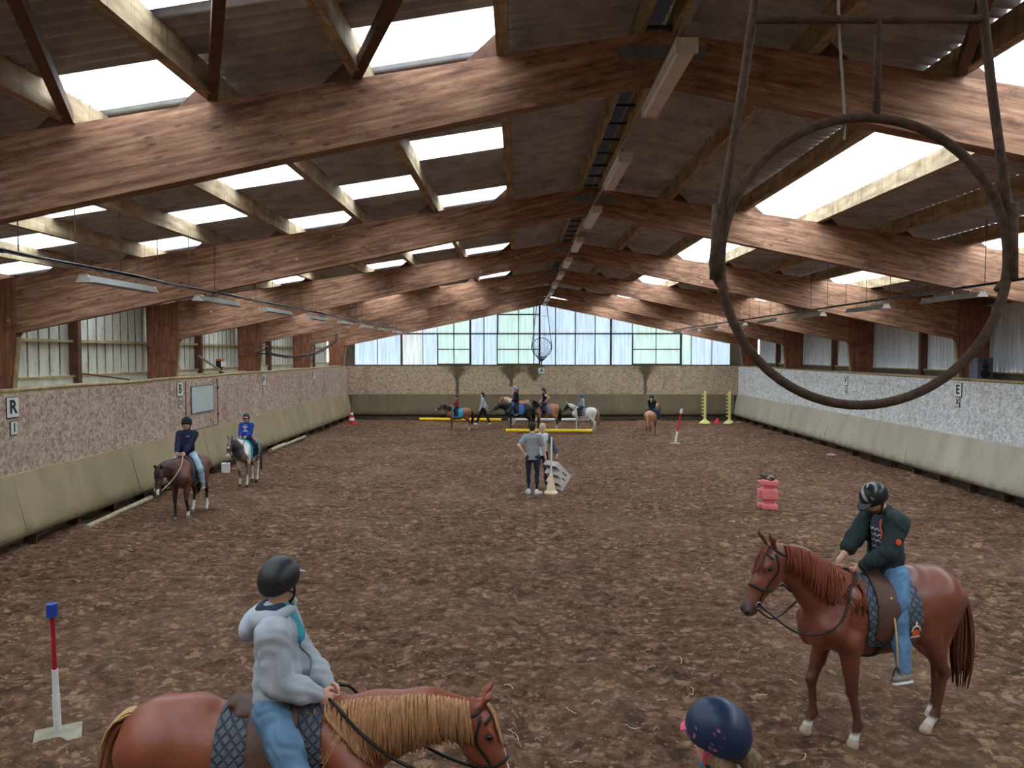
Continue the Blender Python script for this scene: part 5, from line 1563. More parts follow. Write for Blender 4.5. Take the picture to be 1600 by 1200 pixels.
    for sd in 'LR':
        an, kn = ank[sd], knee[sd]
        toe = nrm(V(*P.get('toe' + sd, (1, 0, 0))))
        dn = nrm(an - kn); dn = nrm(dn - toe * (dn @ toe)); lat = np.cross(dn, toe)
        Rf = np.stack([toe, lat, dn], 1)
        F = Sdf(0.02)
        F.cone(an, an + dn * 0.03 * k, 0.046 * k, 0.05 * k).cone(an + (dn * 0.045 - toe * 0.03) * k, an + (dn * 0.055 + toe * 0.14) * k, 0.043 * k, 0.034 * k, dn, 0.85)
        if 'boot' in O: F.cone(an, an * 0.25 + kn * 0.75, 0.052 * k, 0.066 * k)
        sh_ = sdf_obj('boot' if 'boot' in O else 'shoe', F, min(h, 0.012) if h < 0.02 else h * 0.7, O['shoe'], root, cut=[(an + dn * 0.078 * k, dn)])
        if 'sole' in O:
            MB().prism([an + (dn * 0.076 + toe * a1 + lat * b1) * k for a1, b1 in ((-0.075, -0.03), (0.0, -0.036), (0.12, -0.036), (0.17, -0.012), (0.17, 0.012), (0.12, 0.036), (0.0, 0.036), (-0.075, 0.03))], (0, 0, 0), dn * 0.02 * k).build('sole', O['sole'], sh_)
    # ---- top
    tp = O['top']; bu = tp.get('bulk', 0.0)
    S3 = Sdf(0.045); A3 = Sdf(0.03)
    hem = tp.get('hem', 0.04)
    low = pel + (waist - pel) * (-(hem + 0.05) / 0.16)
    S3.cone(chest + up * 0.02, waist, (0.158 + bu) * k, (0.140 + bu) * k, fw, 0.70).cone(waist, low, (0.140 + bu) * k, (0.152 + bu) * k, fw, 0.80)
    S3.cone(shL - lf * 0.02, shR + lf * 0.02, (0.062 + bu) * k, (0.062 + bu) * k, k=0.06).cone(chest + up * 0.10 * k, neck + up * 0.015, (0.09 + bu) * k, (0.062 + bu * 0.6) * k)
    for sd, sh in (('L', shL), ('R', shR)):
        e, w = elb[sd], hand[sd]
        sl = tp.get('sleeve' + sd, tp.get('sleeve', 'long'))
        if sl == 'long':
            we = w - nrm(w - e) * 0.012
            A3.cone(sh, e, (0.062 + bu) * k, (0.052 + bu) * k).cone(e, e * 0.35 + we * 0.65, (0.052 + bu) * k, (0.045 + bu) * k, k=0.02).cone(e * 0.35 + we * 0.65, we, (0.045 + bu) * k, (0.037 + bu * 0.5) * k, k=0.015)
        elif sl == 'push':
            A3.cone(sh, e, (0.062 + bu) * k, (0.055 + bu) * k).cone(e, e * 0.55 + w * 0.45, (0.052 + bu) * k, (0.046 + bu) * k, k=0.02)
        elif sl == 'short':
            A3.cone(sh, sh * 0.35 + e * 0.65, (0.062 + bu) * k, (0.058 + bu) * k)
    hp_pt = pel + (waist - pel) * (-hem / 0.16)
    def fit(D, G):
        if tp.get('wrinkle'):
            a_ = (G - waist) @ up; b_ = (G - waist) @ lf; c_ = (G - waist) @ fw
            D = D + tp['wrinkle'] * (np.sin(a_ * 62 + 5 * np.sin(b_ * 9 + 1.3) + 4 * np.sin(c_ * 11)) * 0.6 + np.sin(a_ * 31 - b_ * 40 + 3 * np.sin(c_ * 17 + a_ * 9)) * 0.4)
        D = np.maximum(D, (G - hp_pt) @ nrm(pel - waist))
        for fn in tp.get('carve', ()): D = fn(D, G, dict(chest=chest, up=up, lf=lf, fw=fw, k=k, waist=waist, neck=neck))
        if A3.p:
            D2, _, _ = A3.grid(h, G[0, 0, 0], G[-1, -1, -1])
            if tp.get('wrinkle'):
                gg = G[:D2.shape[0], :D2.shape[1], :D2.shape[2]]
                D2[:gg.shape[0], :gg.shape[1], :gg.shape[2]] += tp['wrinkle'] * 0.8 * np.sin(gg @ V(38, 21, 47) + 3.5 * np.sin(gg @ V(-17, 25, 13)))
            D = Sdf._comb(D, D2[:D.shape[0], :D.shape[1], :D.shape[2]], 0.04, False)
        return D
    S3b = Sdf(0.045); S3b.p = S3.p + A3.p
    lo_, hi_ = S3b.bounds(2.5 * h)
    top = sdf_obj(tp.get('name', 'jacket'), S3, h, tp['mat'], root, paint=tp.get('paint') and (lambda v: tp['paint'](v, dict(chest=chest, up=up, lf=lf, fw=fw, k=k, waist=waist, neck=neck, elb=elb, hand=hand))), field=fit, box=(lo_, hi_))
    S3 = S3b
    J = dict(root=root, S=S, top=S3, leg=S2, topo=top, chest=chest, waist=waist, neck=neck, up=up, fw=fw, lf=lf, C=C, hf=hf, hl=hl, hu=hu, HR=HR, k=k, q=q, hand=hand, elb=elb, knee=knee, ank=ank, shL=shL, shR=shR, hip=hip, pel=pel)
    # ---- helmet
    if 'helmet' in O:
        he = O['helmet']; g = he.get('g', 1.0) * q
        A = Sdf(0.02)
        A.ell(C + (hu * 0.040 - hf * 0.006) * q, V(0.132, 0.112, 0.124) * g, HR)
        A.ell(C + (hu * 0.010 - hf * 0.050) * q, V(0.094, 0.100, 0.105) * g, HR, k=0.03)
        n_ = nrm(-hu + 0.32 * hf)
        ho = sdf_obj('helmet', A, min(h, 0.012) * 0.8 if h < 0.02 else h * 0.6, he['mat'], root, cut=[(C + hu * he.get('cut', -0.028) * q, n_)], paint=he.get('paint') and (lambda v: he['paint'](v, C, hf, hl, hu, q)))
        if he.get('visor', 1):
            VV = Sdf(0.01)
            pv = C + (hf * 0.128 + hu * 0.046) * q
            Rv = HR @ rotm('Y', 14)
            VV.ell(pv, V(0.062 * he.get('visor', 1), 0.080, 0.009) * q, Rv)
            sdf_obj('visor', VV, min(h, 0.010) * 0.7 if h < 0.02 else h * 0.5, he.get('vmat', he['mat']), ho, smooth_it=0)
        if he.get('strap', True):
            for s_ in (1, -1):
                row = spline([C + (hl * s_ * 0.096 + hf * 0.02 - hu * 0.0) * q, C + (hl * s_ * 0.076 + hf * 0.045 - hu * 0.07) * q, C + (hl * s_ * 0.03 + hf * 0.06 - hu * 0.128) * q, C + (hf * 0.065 - hu * 0.134) * q], 12)
                MB().tube(row, 0.008 * q, 5).build('chin_strap', he.get('smat', M_STRAPH), ho)
                row = spline([C + (hl * s_ * 0.09 - hf * 0.06 - hu * 0.01) * q, C + (hl * s_ * 0.076 + hf * 0.035 - hu * 0.06) * q], 6)
                MB().tube(row, 0.007 * q, 5).build('chin_strap', he.get('smat', M_STRAPH), ho)
    if 'hair' in O:
        hm, kind = O['hair']
        A = Sdf(0.03)
        if kind == 'short':
            A.ell(C + (hu * 0.040 - hf * 0.022) * q, V(0.104, 0.088, 0.098) * q, HR).ell(C + (-hf * 0.045 - hu * 0.02) * q, V(0.066, 0.078, 0.085) * q, HR)
            sdf_obj('hair', A, min(h, 0.014), hm, root, cut=[(C + (hf * 0.06 + hu * 0.03) * q, nrm(hf * 0.8 - hu * 0.75))])
        elif kind == 'pony':
            A.chain([C + (-hf * 0.10 - hu * 0.02) * q, C + (-hf * 0.15 - hu * 0.09) * q, C + (-hf * 0.13) * q - V(0, 0, 0.22) * q, C - hf * 0.10 * q - V(0, 0, 0.34) * q], [0.03 * q, 0.04 * q, 0.032 * q, 0.012 * q])
            A.ell(C + (-hf * 0.05 - hu * 0.05) * q, V(0.06, 0.07, 0.06) * q, HR)
            sdf_obj('hair', A, min(h, 0.014), hm, root)
        elif kind == 'long':
            A.ell(C + (hu * 0.036 - hf * 0.022) * q, V(0.106, 0.090, 0.098) * q, HR).ell(C + (-hf * 0.045 - hu * 0.04) * q, V(0.072, 0.085, 0.10) * q, HR)
            A.cone(C + (-hf * 0.05 - hu * 0.06) * q, chest - fw * 0.12 * k + up * 0.06, 0.075 * q, 0.07 * q, hf, 0.6)
            sdf_obj('hair', A, min(h, 0.014), hm, root, cut=[(C + (hf * 0.06 + hu * 0.03) * q, nrm(hf * 0.9 - hu * 0.55))])
    tag(root, label, 'person', group)
    return J

def decal(J, sdf, name, mat, polys, center, ux, uy, nrm_, off=0.006, parent=None, th=0.0):
    """Flat print laid on a surface: polys are strips of (u, v) points with a width, snapped to the cloth."""
    m = MB()
    for pl, w in polys:
        pl = np.asarray(pl, float)
        P_ = center + pl[:, :1] * ux + pl[:, 1:] * uy + nrm_ * 0.05
        for _ in range(8):
            d = sdf(P_) - off
            P_ = P_ - nrm_ * d[:, None] * 0.9
        m.tube(P_, w, 4, flat=(np.tile(nrm_, (len(P_), 1)), 0.25))
    return m.build(name, mat, parent or J['root'])

def ride(T, sc=1.0, seat=(0.10, 0, 1.50), lean=0, foot=(0.16, 0.36, 0.92), hands=((0.40, 0.08, 1.68), (0.40, -0.08, 1.68)), **kw):
    """Pose of a rider given in the horse's own frame; returns (loc, heading, pose)."""
    s = T['s']; r = T['root']
    sx = seat[0] * s
    loc = to_world(T, (seat[0], 0, 0)); loc[2] = T['root'].location[2] + (seat[2] * s)
    P = dict(sc=sc, pel=(0, 0, 0.09 * sc), lean=lean, hipw=0.13)
    def L(p): q = np.asarray(p, float) * s; return (q[0] - sx, q[1], q[2] - seat[2] * s)
    P['footL'] = L(foot); P['footR'] = L((foot[0], -foot[1], foot[2]))
    P['handL'], P['handR'] = L(hands[0]), L(hands[1])
    P['kneeL'], P['kneeR'] = (1, 0.75, 0.25), (1, -0.75, 0.25)
    P['toeL'], P['toeR'] = (1, 0.25, 0.12), (1, -0.25, 0.12)
    P['curlL'] = P['curlR'] = 80
    P['hnL'], P['hnR'] = (0, -1, -0.4), (0, 1, -0.4)
    P['elbowL'], P['elbowR'] = (-0.7, 0.35, -0.6), (-0.7, -0.35, -0.6)
    P.update(kw)
    return loc, r.rotation_euler[2], P

def tack_up(T, J, rein=None, slack=0.12, stirrup=True, rope=0.009, leather=None):
    """Stirrups under the feet and reins from the bit to the hands."""
    root = T['root']
    def wl(p):                                   # rider-local -> horse-local
        r = J['root']; c, s = math.cos(r.rotation_euler[2]), math.sin(r.rotation_euler[2])
        p = np.asarray(p, float)
        return to_local(T, V(c * p[0] - s * p[1] + r.location[0], s * p[0] + c * p[1] + r.location[1], p[2] + r.location[2]))
    if stirrup and 'sad' in T:
        for sd, s_ in (('L', 1), ('R', -1)):
            an, kn = wl(J['ank'][sd]), wl(J['knee'][sd])
            dn = nrm(an - kn); c = an + V(0.06, 0, -0.088 / T['s'] * J['k'])
            w = 0.058 / T['s'] * J['k']; hh = 0.13 / T['s'] * J['k']
            a = np.linspace(0, math.pi, 13)
            arch = [c + V(0, w * math.cos(q), hh * math.sin(q) ** 0.8) for q in a]
            m = MB().tube(np.array(arch), 0.008 / T['s'], 6)
            m.cbox(tuple(c + V(0, 0, -0.004)), (0.05 / T['s'], 2 * w, 0.014 / T['s']))
            m.build('stirrup', M_CHROME, T['sad'], smooth=True, auto=40)
            top = T['B'].snap(V(0.20 + T['sadx'], s_ * 0.28, 1.40)[None], 0.05)[0]
            mid = (top + arch[6]) / 2; mid = mid + V(0, s_ * 0.02, 0)
            row = spline([top, mid, arch[6]], 12)
            MB().tube(row, 0.012 / T['s'], 6, flat=(np.tile(V(0, 1, 0), (12, 1)), 0.3)).build('stirrup_leather', leather or M_DKLEATHER, T['sad'], smooth=True)
    if rein is not None and 'bitL' in T:
        for sd, s_ in (('L', 1), ('R', -1)):
            a = T['bit' + sd]; b = wl(J['hand'][sd] + nrm(J['hand'][sd] - J['elb'][sd]) * 0.075 * J['k'])
            row = spline([a, a * 0.66 + b * 0.34 + V(0, s_ * (0.05 + 0.2 * slack), -slack), a * 0.33 + b * 0.67 + V(0, s_ * (0.06 + 0.45 * slack), -slack), b], 24)
            for _ in range(3):
                d = T['B'](row); g = T['B'].grad(row)
                row = row + g * np.clip(0.034 - d, 0, 0.2)[:, None]
            MB().tube(row, rope / T['s'], 5).build('rein', rein, T['bridle'], smooth=True)
# ------------------------------------------------------------------ the riders, horses and helpers of the photograph
def cloth(n, c, var=0.12, sc_=11.0, bump=0.5, rough=0.9, bd=0.010): return plain(n, c, rough, var, sc_, bump=bump, bd=bd, spec=0.2)
def denim(n, c):
    t = NT(n); co = t.coord(); nn = t.noise(co, 5, 5, 0.6); n2 = t.noise(t.coord(scale=(1, 1, 0.35)), 14, 4)
    lo = tuple(x * 0.6 for x in c); hi = tuple(min(1, x * 1.35) for x in c)
    return t.bsdf(t.ramp(nn, [(0.3, lo), (0.5, c), (0.72, hi)]), 0.85, t.bump(n2, 0.6, 0.012), spec=0.2)
C_BLACK = cloth('black_cloth', srgb(34, 34, 40)); C_NAVY = cloth('navy_cloth', srgb(38, 44, 66)); C_DARKJEAN = denim('dark_denim', srgb(44, 50, 70))
C_GREY = cloth('grey_cloth', srgb(150, 150, 150)); C_WHITE = cloth('white_cloth', srgb(224, 224, 224)); C_LBLUE = cloth('pale_blue_cloth', srgb(160, 186, 204))
C_JEAN = denim('blue_denim', srgb(104, 134, 164)); C_JEAN_PALE = denim('pale_denim', srgb(168, 192, 210))
C_SHOEW = cloth('white_trainer', srgb(226, 226, 228), 0.08, bump=0.2); C_SHOEG = cloth('grey_trainer', srgb(132, 124, 112), 0.2, bump=0.2); C_BOOT = plain('black_boot', srgb(28, 26, 28), 0.4)
H_BLONDE2 = hair('dark_blond_hair', srgb(132, 106, 82), 0.5); H_DARK = hair('dark_hair', srgb(44, 34, 32)); H_BLOND = hair('blond_hair', srgb(200, 178, 140)); H_BROWN = hair('brown_hair', srgb(86, 60, 44))
HM_BLACK = plain('black_helmet', srgb(30, 31, 36), 0.42, 0.1, spec=0.5); HM_GREY = plain('grey_helmet', srgb(150, 152, 156), 0.4, 0.15); HM_BLUE = plain('blue_helmet', srgb(52, 84, 140), 0.4, 0.15)
HM_VELVET = plain('velvet_helmet', srgb(26, 26, 30), 0.9, 0.1)

# ---- chestnut horse in the left foreground, rider in a grey hoodie
z = floor_z(-1.6, 4.6)
BLONDMANE = hair('flaxen_mane', srgb(190, 142, 102), 0.4)
T = horse('chestnut horse with a flaxen mane, head lowered, in the left foreground', (-1.62, 4.62, z), 0.03, 1.52, poll=(1.42, 0, 1.44), head=-66, h=0.014,
          coat=dict(base=srgb(142, 76, 54), muzzle=srgb(92, 58, 48), legs=srgb(110, 62, 46), blaze=(0.10, 0.5), blaze_w=0.02), mane=BLONDMANE, mane_side=-1, mane_len=0.27, mane_n=300, tail=hair('chestnut_tail', srgb(140, 92, 66), 0.4), tail_n=110,
          pad=quilt('charcoal_quilt', srgb(84, 88, 98), 15.0), bridle=M_STRAPH, saddle=M_BROWNLEATHER, rough=0.36, legs=dict(LF=(10, 0, 30, 0), RF=(-6, -10, 25, 0), LH=(28, -34, 8, 0), RH=(18, -42, -3, 0)), pad_shape=(0.15, 1.22, 0.33, 0.30))
m = MB()
for q in range(70):                                     # pale hair over the dock
    oy = rng.uniform(-0.05, 0.05)
    m.tube(spline([(-0.70, oy * 0.3, 1.475), (-0.80, oy, 1.47 + rng.uniform(-.01, .012)), (-0.90, oy * 1.6, 1.40), (-0.965, oy * 1.8 + rng.uniform(-.02, .02), 1.27 - rng.uniform(0, 0.12))], 8), np.linspace(0.010, 0.004, 8), 4)
m.build('dock_hair', hair('flaxen_dock', srgb(206, 168, 116), 0.3), T['root'], smooth=True)
hoodie = cloth('grey_marl_hoodie', srgb(176, 182, 190), 0.10, 9, 0.25, bd=0.008)
def vneck(D, G, q):
    c = q['neck']; lat = (G - c) @ q['lf']; f_ = (G - c) @ q['fw']; u_ = (G - c) @ q['up']
    w = 0.075 * np.clip((u_ + 0.17) / 0.16, 0, 1)
    return np.where((f_ > 0.02) & (u_ > -0.17), np.maximum(D, (w - np.abs(lat)) * 0.9), D)
loc, hd_, P_ = ride(T, 1.0, seat=(0.15, 0, 1.43), lean=0, hands=((0.46, 0.05, 1.62), (0.43, -0.12, 1.62)), foot=(0.30, 0.42, 0.78), head=(52, 2), twist=8, elbowR=(-0.9, -0.5, -0.35), elbowL=(-0.7, 0.4, -0.5))
J = person('rider in a grey hoodie and black helmet on the chestnut horse, looking away', loc, hd_, P_,
           dict(top=dict(mat=hoodie, bulk=0.034, hem=0.03, name='hoodie', wrinkle=0.006, carve=[vneck]), legs=dict(mat=C_JEAN, bulk=0.018, name='jeans', wrinkle=0.005), shoe=C_SHOEG, sole=C_WHITE, helmet=dict(mat=HM_BLACK, vmat=HM_GREY), haircol=srgb(70, 52, 44)), h=0.011, hb=0.0075)
nk, fw, up, lf = J['neck'], J['fw'], J['up'], J['lf']
A = Sdf(0.03)
a = np.linspace(-2.5, 2.5, 14)
ringp = [nk + up * (0.02 - 0.035 * math.cos(q)) - fw * 0.115 * math.cos(q) + lf * 0.135 * math.sin(q) for q in a]
A.chain(ringp, [0.03] * 3 + [0.05] * 8 + [0.03] * 3)
A.ell(nk - fw * 0.15 - up * 0.07, (0.06, 0.13, 0.085))
hoodo = sdf_obj('hood', A, 0.011, hoodie, J['root'])
A = Sdf(0.02)
ring2 = [nk + up * (0.05 - 0.02 * math.cos(q)) - fw * 0.085 * math.cos(q) + lf * 0.105 * math.sin(q) for q in a[1:-1]]
A.chain(ring2, [0.034] * len(ring2))
sdf_obj('hood_lining', A, 0.010, cloth('navy_lining', srgb(52, 58, 76)), hoodo)
A = Sdf(0.02); A.cone(nk + fw * 0.045 + up * 0.01, nk + fw * 0.13 - up * 0.13, 0.072, 0.062, fw, 0.7)
sdf_obj('teal_shirt', A, 0.010, cloth('teal_cloth', srgb(74, 160, 182)), J['root'])
m = MB().tube(J['top'].snap(spline([nk + fw * 0.16 - up * 0.06, J['chest'] + fw * 0.2 - up * 0.05, J['waist'] + fw * 0.2], 14), 0.004), 0.006, 5)
m.build('zip', M_STEEL, J['root'])
# kangaroo pocket edge and cuffs
for sd in 'LR':
    e, w = J['elb'][sd], J['hand'][sd]
    d = nrm(w - e); MB().tube([w - d * 0.05, w - d * 0.005], [0.046, 0.044], 14).build('cuff', hoodie, J['topo'], smooth=True)
tack_up(T, J, M_STRAPH, slack=0.10, rope=0.011)

# ---- chestnut horse on the right with the rider looking down
z = floor_z(3.4, 7.2)
T = horse('chestnut horse standing on the right with head up, rider looking down', (3.42, 7.21, z), math.pi + 0.28, 1.62, poll=(1.14, 0, 1.80), head=-60, head_yaw=0.05, h=0.014,
          coat=dict(base=srgb(124, 67, 50), muzzle=srgb(78, 62, 60), legs=srgb(98, 58, 46), socks=dict(LH=-0.05, LF=-0.15, RF=-0.2, RH=-0.1), hoof=srgb(196, 172, 150)), mane=hair('chestnut_mane', srgb(132, 66, 44), 0.35), mane_side=1, mane_len=0.24, mane_n=240,
          tail=hair('chestnut_tail_dark', srgb(104, 60, 46), 0.35), tail_n=90, tail_sw=0.1, pad=quilt('grey_blue_quilt', srgb(86, 96, 108), 13.0), bridle=M_STRAPH, saddle=M_BROWNLEATHER, rough=0.36,
          legs=dict(LF=(-6, -13, 20, 0), RF=(20, -4, 28, 0.02), LH=(32, -30, 13, 0), RH=(18, -40, -3, 0)), pad_shape=(0.07, 1.235, 0.28, 0.29), sadx=-0.08)
jk = cloth('dark_green_jacket', srgb(48, 58, 60), 0.14, 9, 0.6, bd=0.012)
loc, hd_, P_ = ride(T, 1.0, seat=(-0.07, 0, 1.46), lean=5, hands=((0.28, 0.10, 1.64), (0.36, -0.10, 1.66)), foot=(0.11, 0.43, 0.78), head=(6, 36), elbowL=(-0.5, 0.8, -0.3), elbowR=(-0.4, -0.8, -0.4), shw=0.19)
def open_front(D, G, q):
    """The jacket hangs open: carve a wedge at the chest."""
    c = q['chest'] + q['up'] * 0.02
    lat = (G - c) @ q['lf']; f_ = (G - c) @ q['fw']; u_ = (G - c) @ q['up']
    w = 0.06 + 0.05 * np.clip((u_ + 0.3) / 0.4, 0, 1)
    return np.where(f_ > 0.05, np.maximum(D, (w - np.abs(lat + 0.01)) * 0.9), D)
def helm_streak(v, C, hf, hl, hu, q):
    n_ = vnoise(v[:, 0] * 1.0 + 5, v[:, 1] * 3 + v[:, 2] * 2 + 9, 77, 12.0)
    w = smooth01(n_, 0.60, 0.68) * smooth01((v - C) @ hu, 0.06, 0.11)
    return lerpc(np.tile(srgb(26, 27, 30), (len(v), 1)), srgb(176, 176, 176), w)
J = person('rider in a dark jacket and jeans looking down on the right-hand chestnut horse', loc, hd_, P_,
           dict(top=dict(mat=jk, bulk=0.030, hem=0.13, sleeveR='push', carve=[open_front], wrinkle=0.005), legs=dict(mat=denim('mid_denim', srgb(98, 130, 164)), bulk=0.014, name='jeans', wrinkle=0.004), shoe=C_SHOEG, sole=C_WHITE,
                helmet=dict(mat=col_attr('streaked_helmet', 0.3), vmat=HM_BLACK, paint=helm_streak), beard=srgb(60, 46, 40), haircol=srgb(50, 40, 36)), h=0.011, hb=0.0075)
ch, fw, up, lf = J['chest'], J['fw'], J['up'], J['lf']
A = Sdf(0.04); A.cone(ch + up * 0.03, J['waist'], 0.150, 0.140, fw, 0.70).cone(J['waist'], J['pel'], 0.14, 0.14, fw, 0.8).cone(ch + up * 0.1, J['neck'] + up * 0.0, 0.09, 0.062)
tee = cloth('navy_tee', srgb(70, 80, 98)); sdf_obj('t_shirt', A, 0.011, tee, J['root'], cut=[(J['pel'] + up * 0.03, -up)])
waves = []
for r_ in range(4):
    u0 = -0.085 + 0.02 * (r_ % 2)
    for q in range(3):
        if r_ == 3 and q == 2: continue
        waves.append(([(u0 + q * 0.056 + 0.056 * s__, 0.10 - 0.055 * r_ - 0.022 * math.sin(math.pi * s__)) for s__ in np.linspace(0, 1, 9)], 0.005))
decal(J, A, 'wave_print', C_WHITE, waves, ch - up * 0.05, lf, up, fw, 0.002)
A2 = Sdf(0.03); a = np.linspace(-2.0, 2.0, 12)
A2.chain([J['neck'] + up * (0.0 - 0.02 * math.cos(q)) - fw * 0.085 * math.cos(q) + lf * 0.105 * math.sin(q) for q in a], [0.03] * 3 + [0.042] * 6 + [0.03] * 3)
A2.ell(J['neck'] - fw * 0.11 - up * 0.05, (0.05, 0.11, 0.07))
sdf_obj('hood', A2, 0.011, jk, J['root'])
row = J['top'].snap(spline([J['neck'] + fw * 0.12 + lf * 0.09 - up * 0.02, ch + fw * 0.17 + lf * 0.10 + up * 0.03, ch + fw * 0.17 + lf * 0.105 - up * 0.02], 8), 0.010)
MB().tube(row, 0.008, 6).build('drawstring', M_ORANGE, J['root'])
bp = J['shL'] * 0.45 + J['elb']['L'] * 0.55
bc = J['top'].snap((bp + lf * 0.09 + fw * 0.02)[None], 0.004)[0]
nn = J['top'].grad(bc[None])[0]; t1 = nrm(np.cross(nn, V(0, 0, 1))); t2 = np.cross(nn, t1)
MB().prism([bc + 0.028 * (math.cos(q) * t1 + math.sin(q) * t2) for q in np.linspace(0, 2 * math.pi, 17)[:-1]], (0, 0, 0), nn * 0.004).build('arm_badge', M_ORANGE, J['root'])
tack_up(T, J, M_STRAPH, slack=0.32, leather=plain('tan_leather', srgb(196, 160, 116), 0.6))
# emblem on the rear corner of the saddle pad
def on_pad(x, z_, off=0.042):
    p = V(x, 0.40, z_)
    for _ in range(10): p = p - V(0, 1, 0) * (T['B'](p[None])[0] - off) * 0.9
    return p
def emblem(pts, m, nm):
    P3 = [on_pad(x, z_) for x, z_ in pts]
    MB().prism(P3, (0, 0, 0), (0, 0.004, 0)).build(nm, m, T['root'])
ex, ez = -0.105, 1.06
aa = np.linspace(0.1, math.pi - 0.1, 11)
for q0, q1 in zip(aa[:-1], aa[1:]):
    emblem([(ex + 0.058 * math.cos(q0), ez + 0.02 + 0.062 * math.sin(q0)), (ex + 0.058 * math.cos(q1), ez + 0.02 + 0.062 * math.sin(q1)), (ex + 0.046 * math.cos(q1), ez + 0.02 + 0.048 * math.sin(q1)), (ex + 0.046 * math.cos(q0), ez + 0.02 + 0.048 * math.sin(q0))], M_CREAM, 'emblem_arch')
emblem([(ex - 0.045, ez - 0.015), (ex + 0.045, ez - 0.015), (ex + 0.04, ez + 0.028), (ex, ez + 0.045), (ex - 0.04, ez + 0.028)], M_ORANGE, 'emblem_badge')
emblem([(ex - 0.055, ez - 0.035), (ex + 0.055, ez - 0.035), (ex + 0.055, ez - 0.02), (ex - 0.055, ez - 0.02)], M_CREAM, 'emblem_bar')
emblem([(ex - 0.012, ez + 0.086), (ex + 0.012, ez + 0.086), (ex + 0.004, ez + 0.112), (ex - 0.01, ez + 0.116)], M_CREAM, 'emblem_crest')

# ---- child in a dark blue helmet at the lower edge (pony below the frame)
z = floor_z(0.9, 3.1)
T = horse('pony carrying the child in the dark blue helmet at the lower edge', (0.94, 3.12, z), math.pi - 0.25, 1.30, h=0.03, coat=dict(base=srgb(120, 76, 56)), mane=H_DARK, mane_n=40, tail=H_DARK, tail_n=30, saddle=M_DKLEATHER, bridle=M_STRAPH, poll=(1.15, 0, 1.70), detail=False)
def helm_dots(v, C, hf, hl, hu, q):
    c = np.tile(srgb(34, 48, 78), (len(v), 1))
    r = np.random.RandomState(4)
    for i in range(26):
        a_ = r.uniform(0.2, 2.2); b_ = r.uniform(-0.5, 0.35)
        p = C + hu * 0.04 * q + 0.13 * q * (math.cos(a_) * hf * math.cos(b_) + math.sin(a_) * hl * math.cos(b_) + hu * math.sin(b_))
        d = np.linalg.norm(v - p, axis=1)
        c = lerpc(c, srgb(226, 140, 160), smooth01(d, 0.007, 0.004))
    return c
M_HOTPINK = plain('hot_pink_strap', srgb(240, 96, 130), 0.5)
loc, hd_, P_ = ride(T, 0.88, head=(-14, 6), seat=(0.10, 0, 1.575), foot=(0.2, 0.40, 1.0))
loc[0] += 0.0
J = person('child in a dark blue helmet with pink straps at the lower edge', loc, hd_, P_,
           dict(top=dict(mat=C_GREY, bulk=0.015), legs=dict(mat=C_BLACK), shoe=C_BOOT, helmet=dict(mat=col_attr('dotted_helmet', 0.35), vmat=M_HOTPINK, paint=helm_dots, smat=M_HOTPINK, visor=0.55, g=1.1, cut=-0.03), hair=(H_BLONDE2, 'pony')), h=0.010)
C_, hf, hl, hu, q = J['C'], J['hf'], J['hl'], J['hu'], J['q']
A = Sdf(0.015); A.ell(C_ + (hf * 0.055 - hu * 0.13) * q, V(0.04, 0.03, 0.025) * q, J['HR']); sdf_obj('chin_cup', A, 0.008, cloth('teal_strap', srgb(44, 140, 176)), J['root'])
A = Sdf(0.02); A.chain([C_ + (-hf * 0.03 - hu * 0.09) * q + hl * 0.04, C_ - hf * 0.02 - hu * 0.2, J['chest'] + J['up'] * 0.1 - J['fw'] * 0.05], [0.075 * q, 0.085 * q, 0.10 * q], hf, 0.7)
sdf_obj('loose_hair', A, 0.012, H_BLONDE2, J['root'])

# ---- bay horse coming along the left wall
z = floor_z(-7.4, 17.0)
T = horse('bay horse with black legs and white socks walking by the left wall', (-7.33, 16.95, z), math.radians(-90), 1.40, poll=(1.0, -0.30, 1.31), head=-66, head_yaw=0.3, h=0.018,
          coat=dict(base=srgb(112, 62, 46), legs=srgb(36, 28, 28), muzzle=srgb(44, 34, 34), head=srgb(66, 44, 38), neck=srgb(74, 46, 38), socks=dict(LH=0.55, RH=0.5, LF=0.05), blaze=(0.46, 0.62), blaze_w=0.03, hoof=srgb(120, 108, 100)),
          mane=H_DARK, mane_side=-1, mane_n=120, tail=hair('black_tail', srgb(40, 32, 32)), tail_sw=-0.35, tail_n=60, pad=quilt('slate_quilt', srgb(82, 90, 102), 14), bridle=M_STRAPH, saddle=M_DKLEATHER, legs=dict(LF=(14, -22, 10, 0.05), RF=(4, -4, 28, 0), LH=(20, -40, 0, 0), RH=(32, -28, 14, 0)), fat=1.05)
loc, hd_, P_ = ride(T, 0.93, lean=-2, hands=((0.46, 0.10, 1.70), (0.46, -0.10, 1.70)), foot=(0.16, 0.42, 0.86), head=(8, 4))
J = person('rider in a navy jacket and pale jeans on the bay horse', loc, hd_, P_, dict(top=dict(mat=C_NAVY, bulk=0.02, hem=0.05), legs=dict(mat=C_JEAN_PALE, bulk=0.004, name='jeans'), shoe=C_SHOEG, sole=C_WHITE, helmet=dict(mat=HM_VELVET), haircol=srgb(60, 46, 40), hair=(H_DARK, 'pony')), h=0.015, hb=0.011)
decal(J, J['top'], 'chest_logo', C_WHITE, [([(0.0, 0.0), (0.03, 0.012), (0.07, 0.018)], 0.006)], J['chest'] + J['up'] * 0.05 + J['lf'] * 0.03, J['lf'], J['up'], J['fw'], 0.003)
tack_up(T, J, plain('pale_rein', srgb(200, 190, 180), 0.6), slack=0.06)

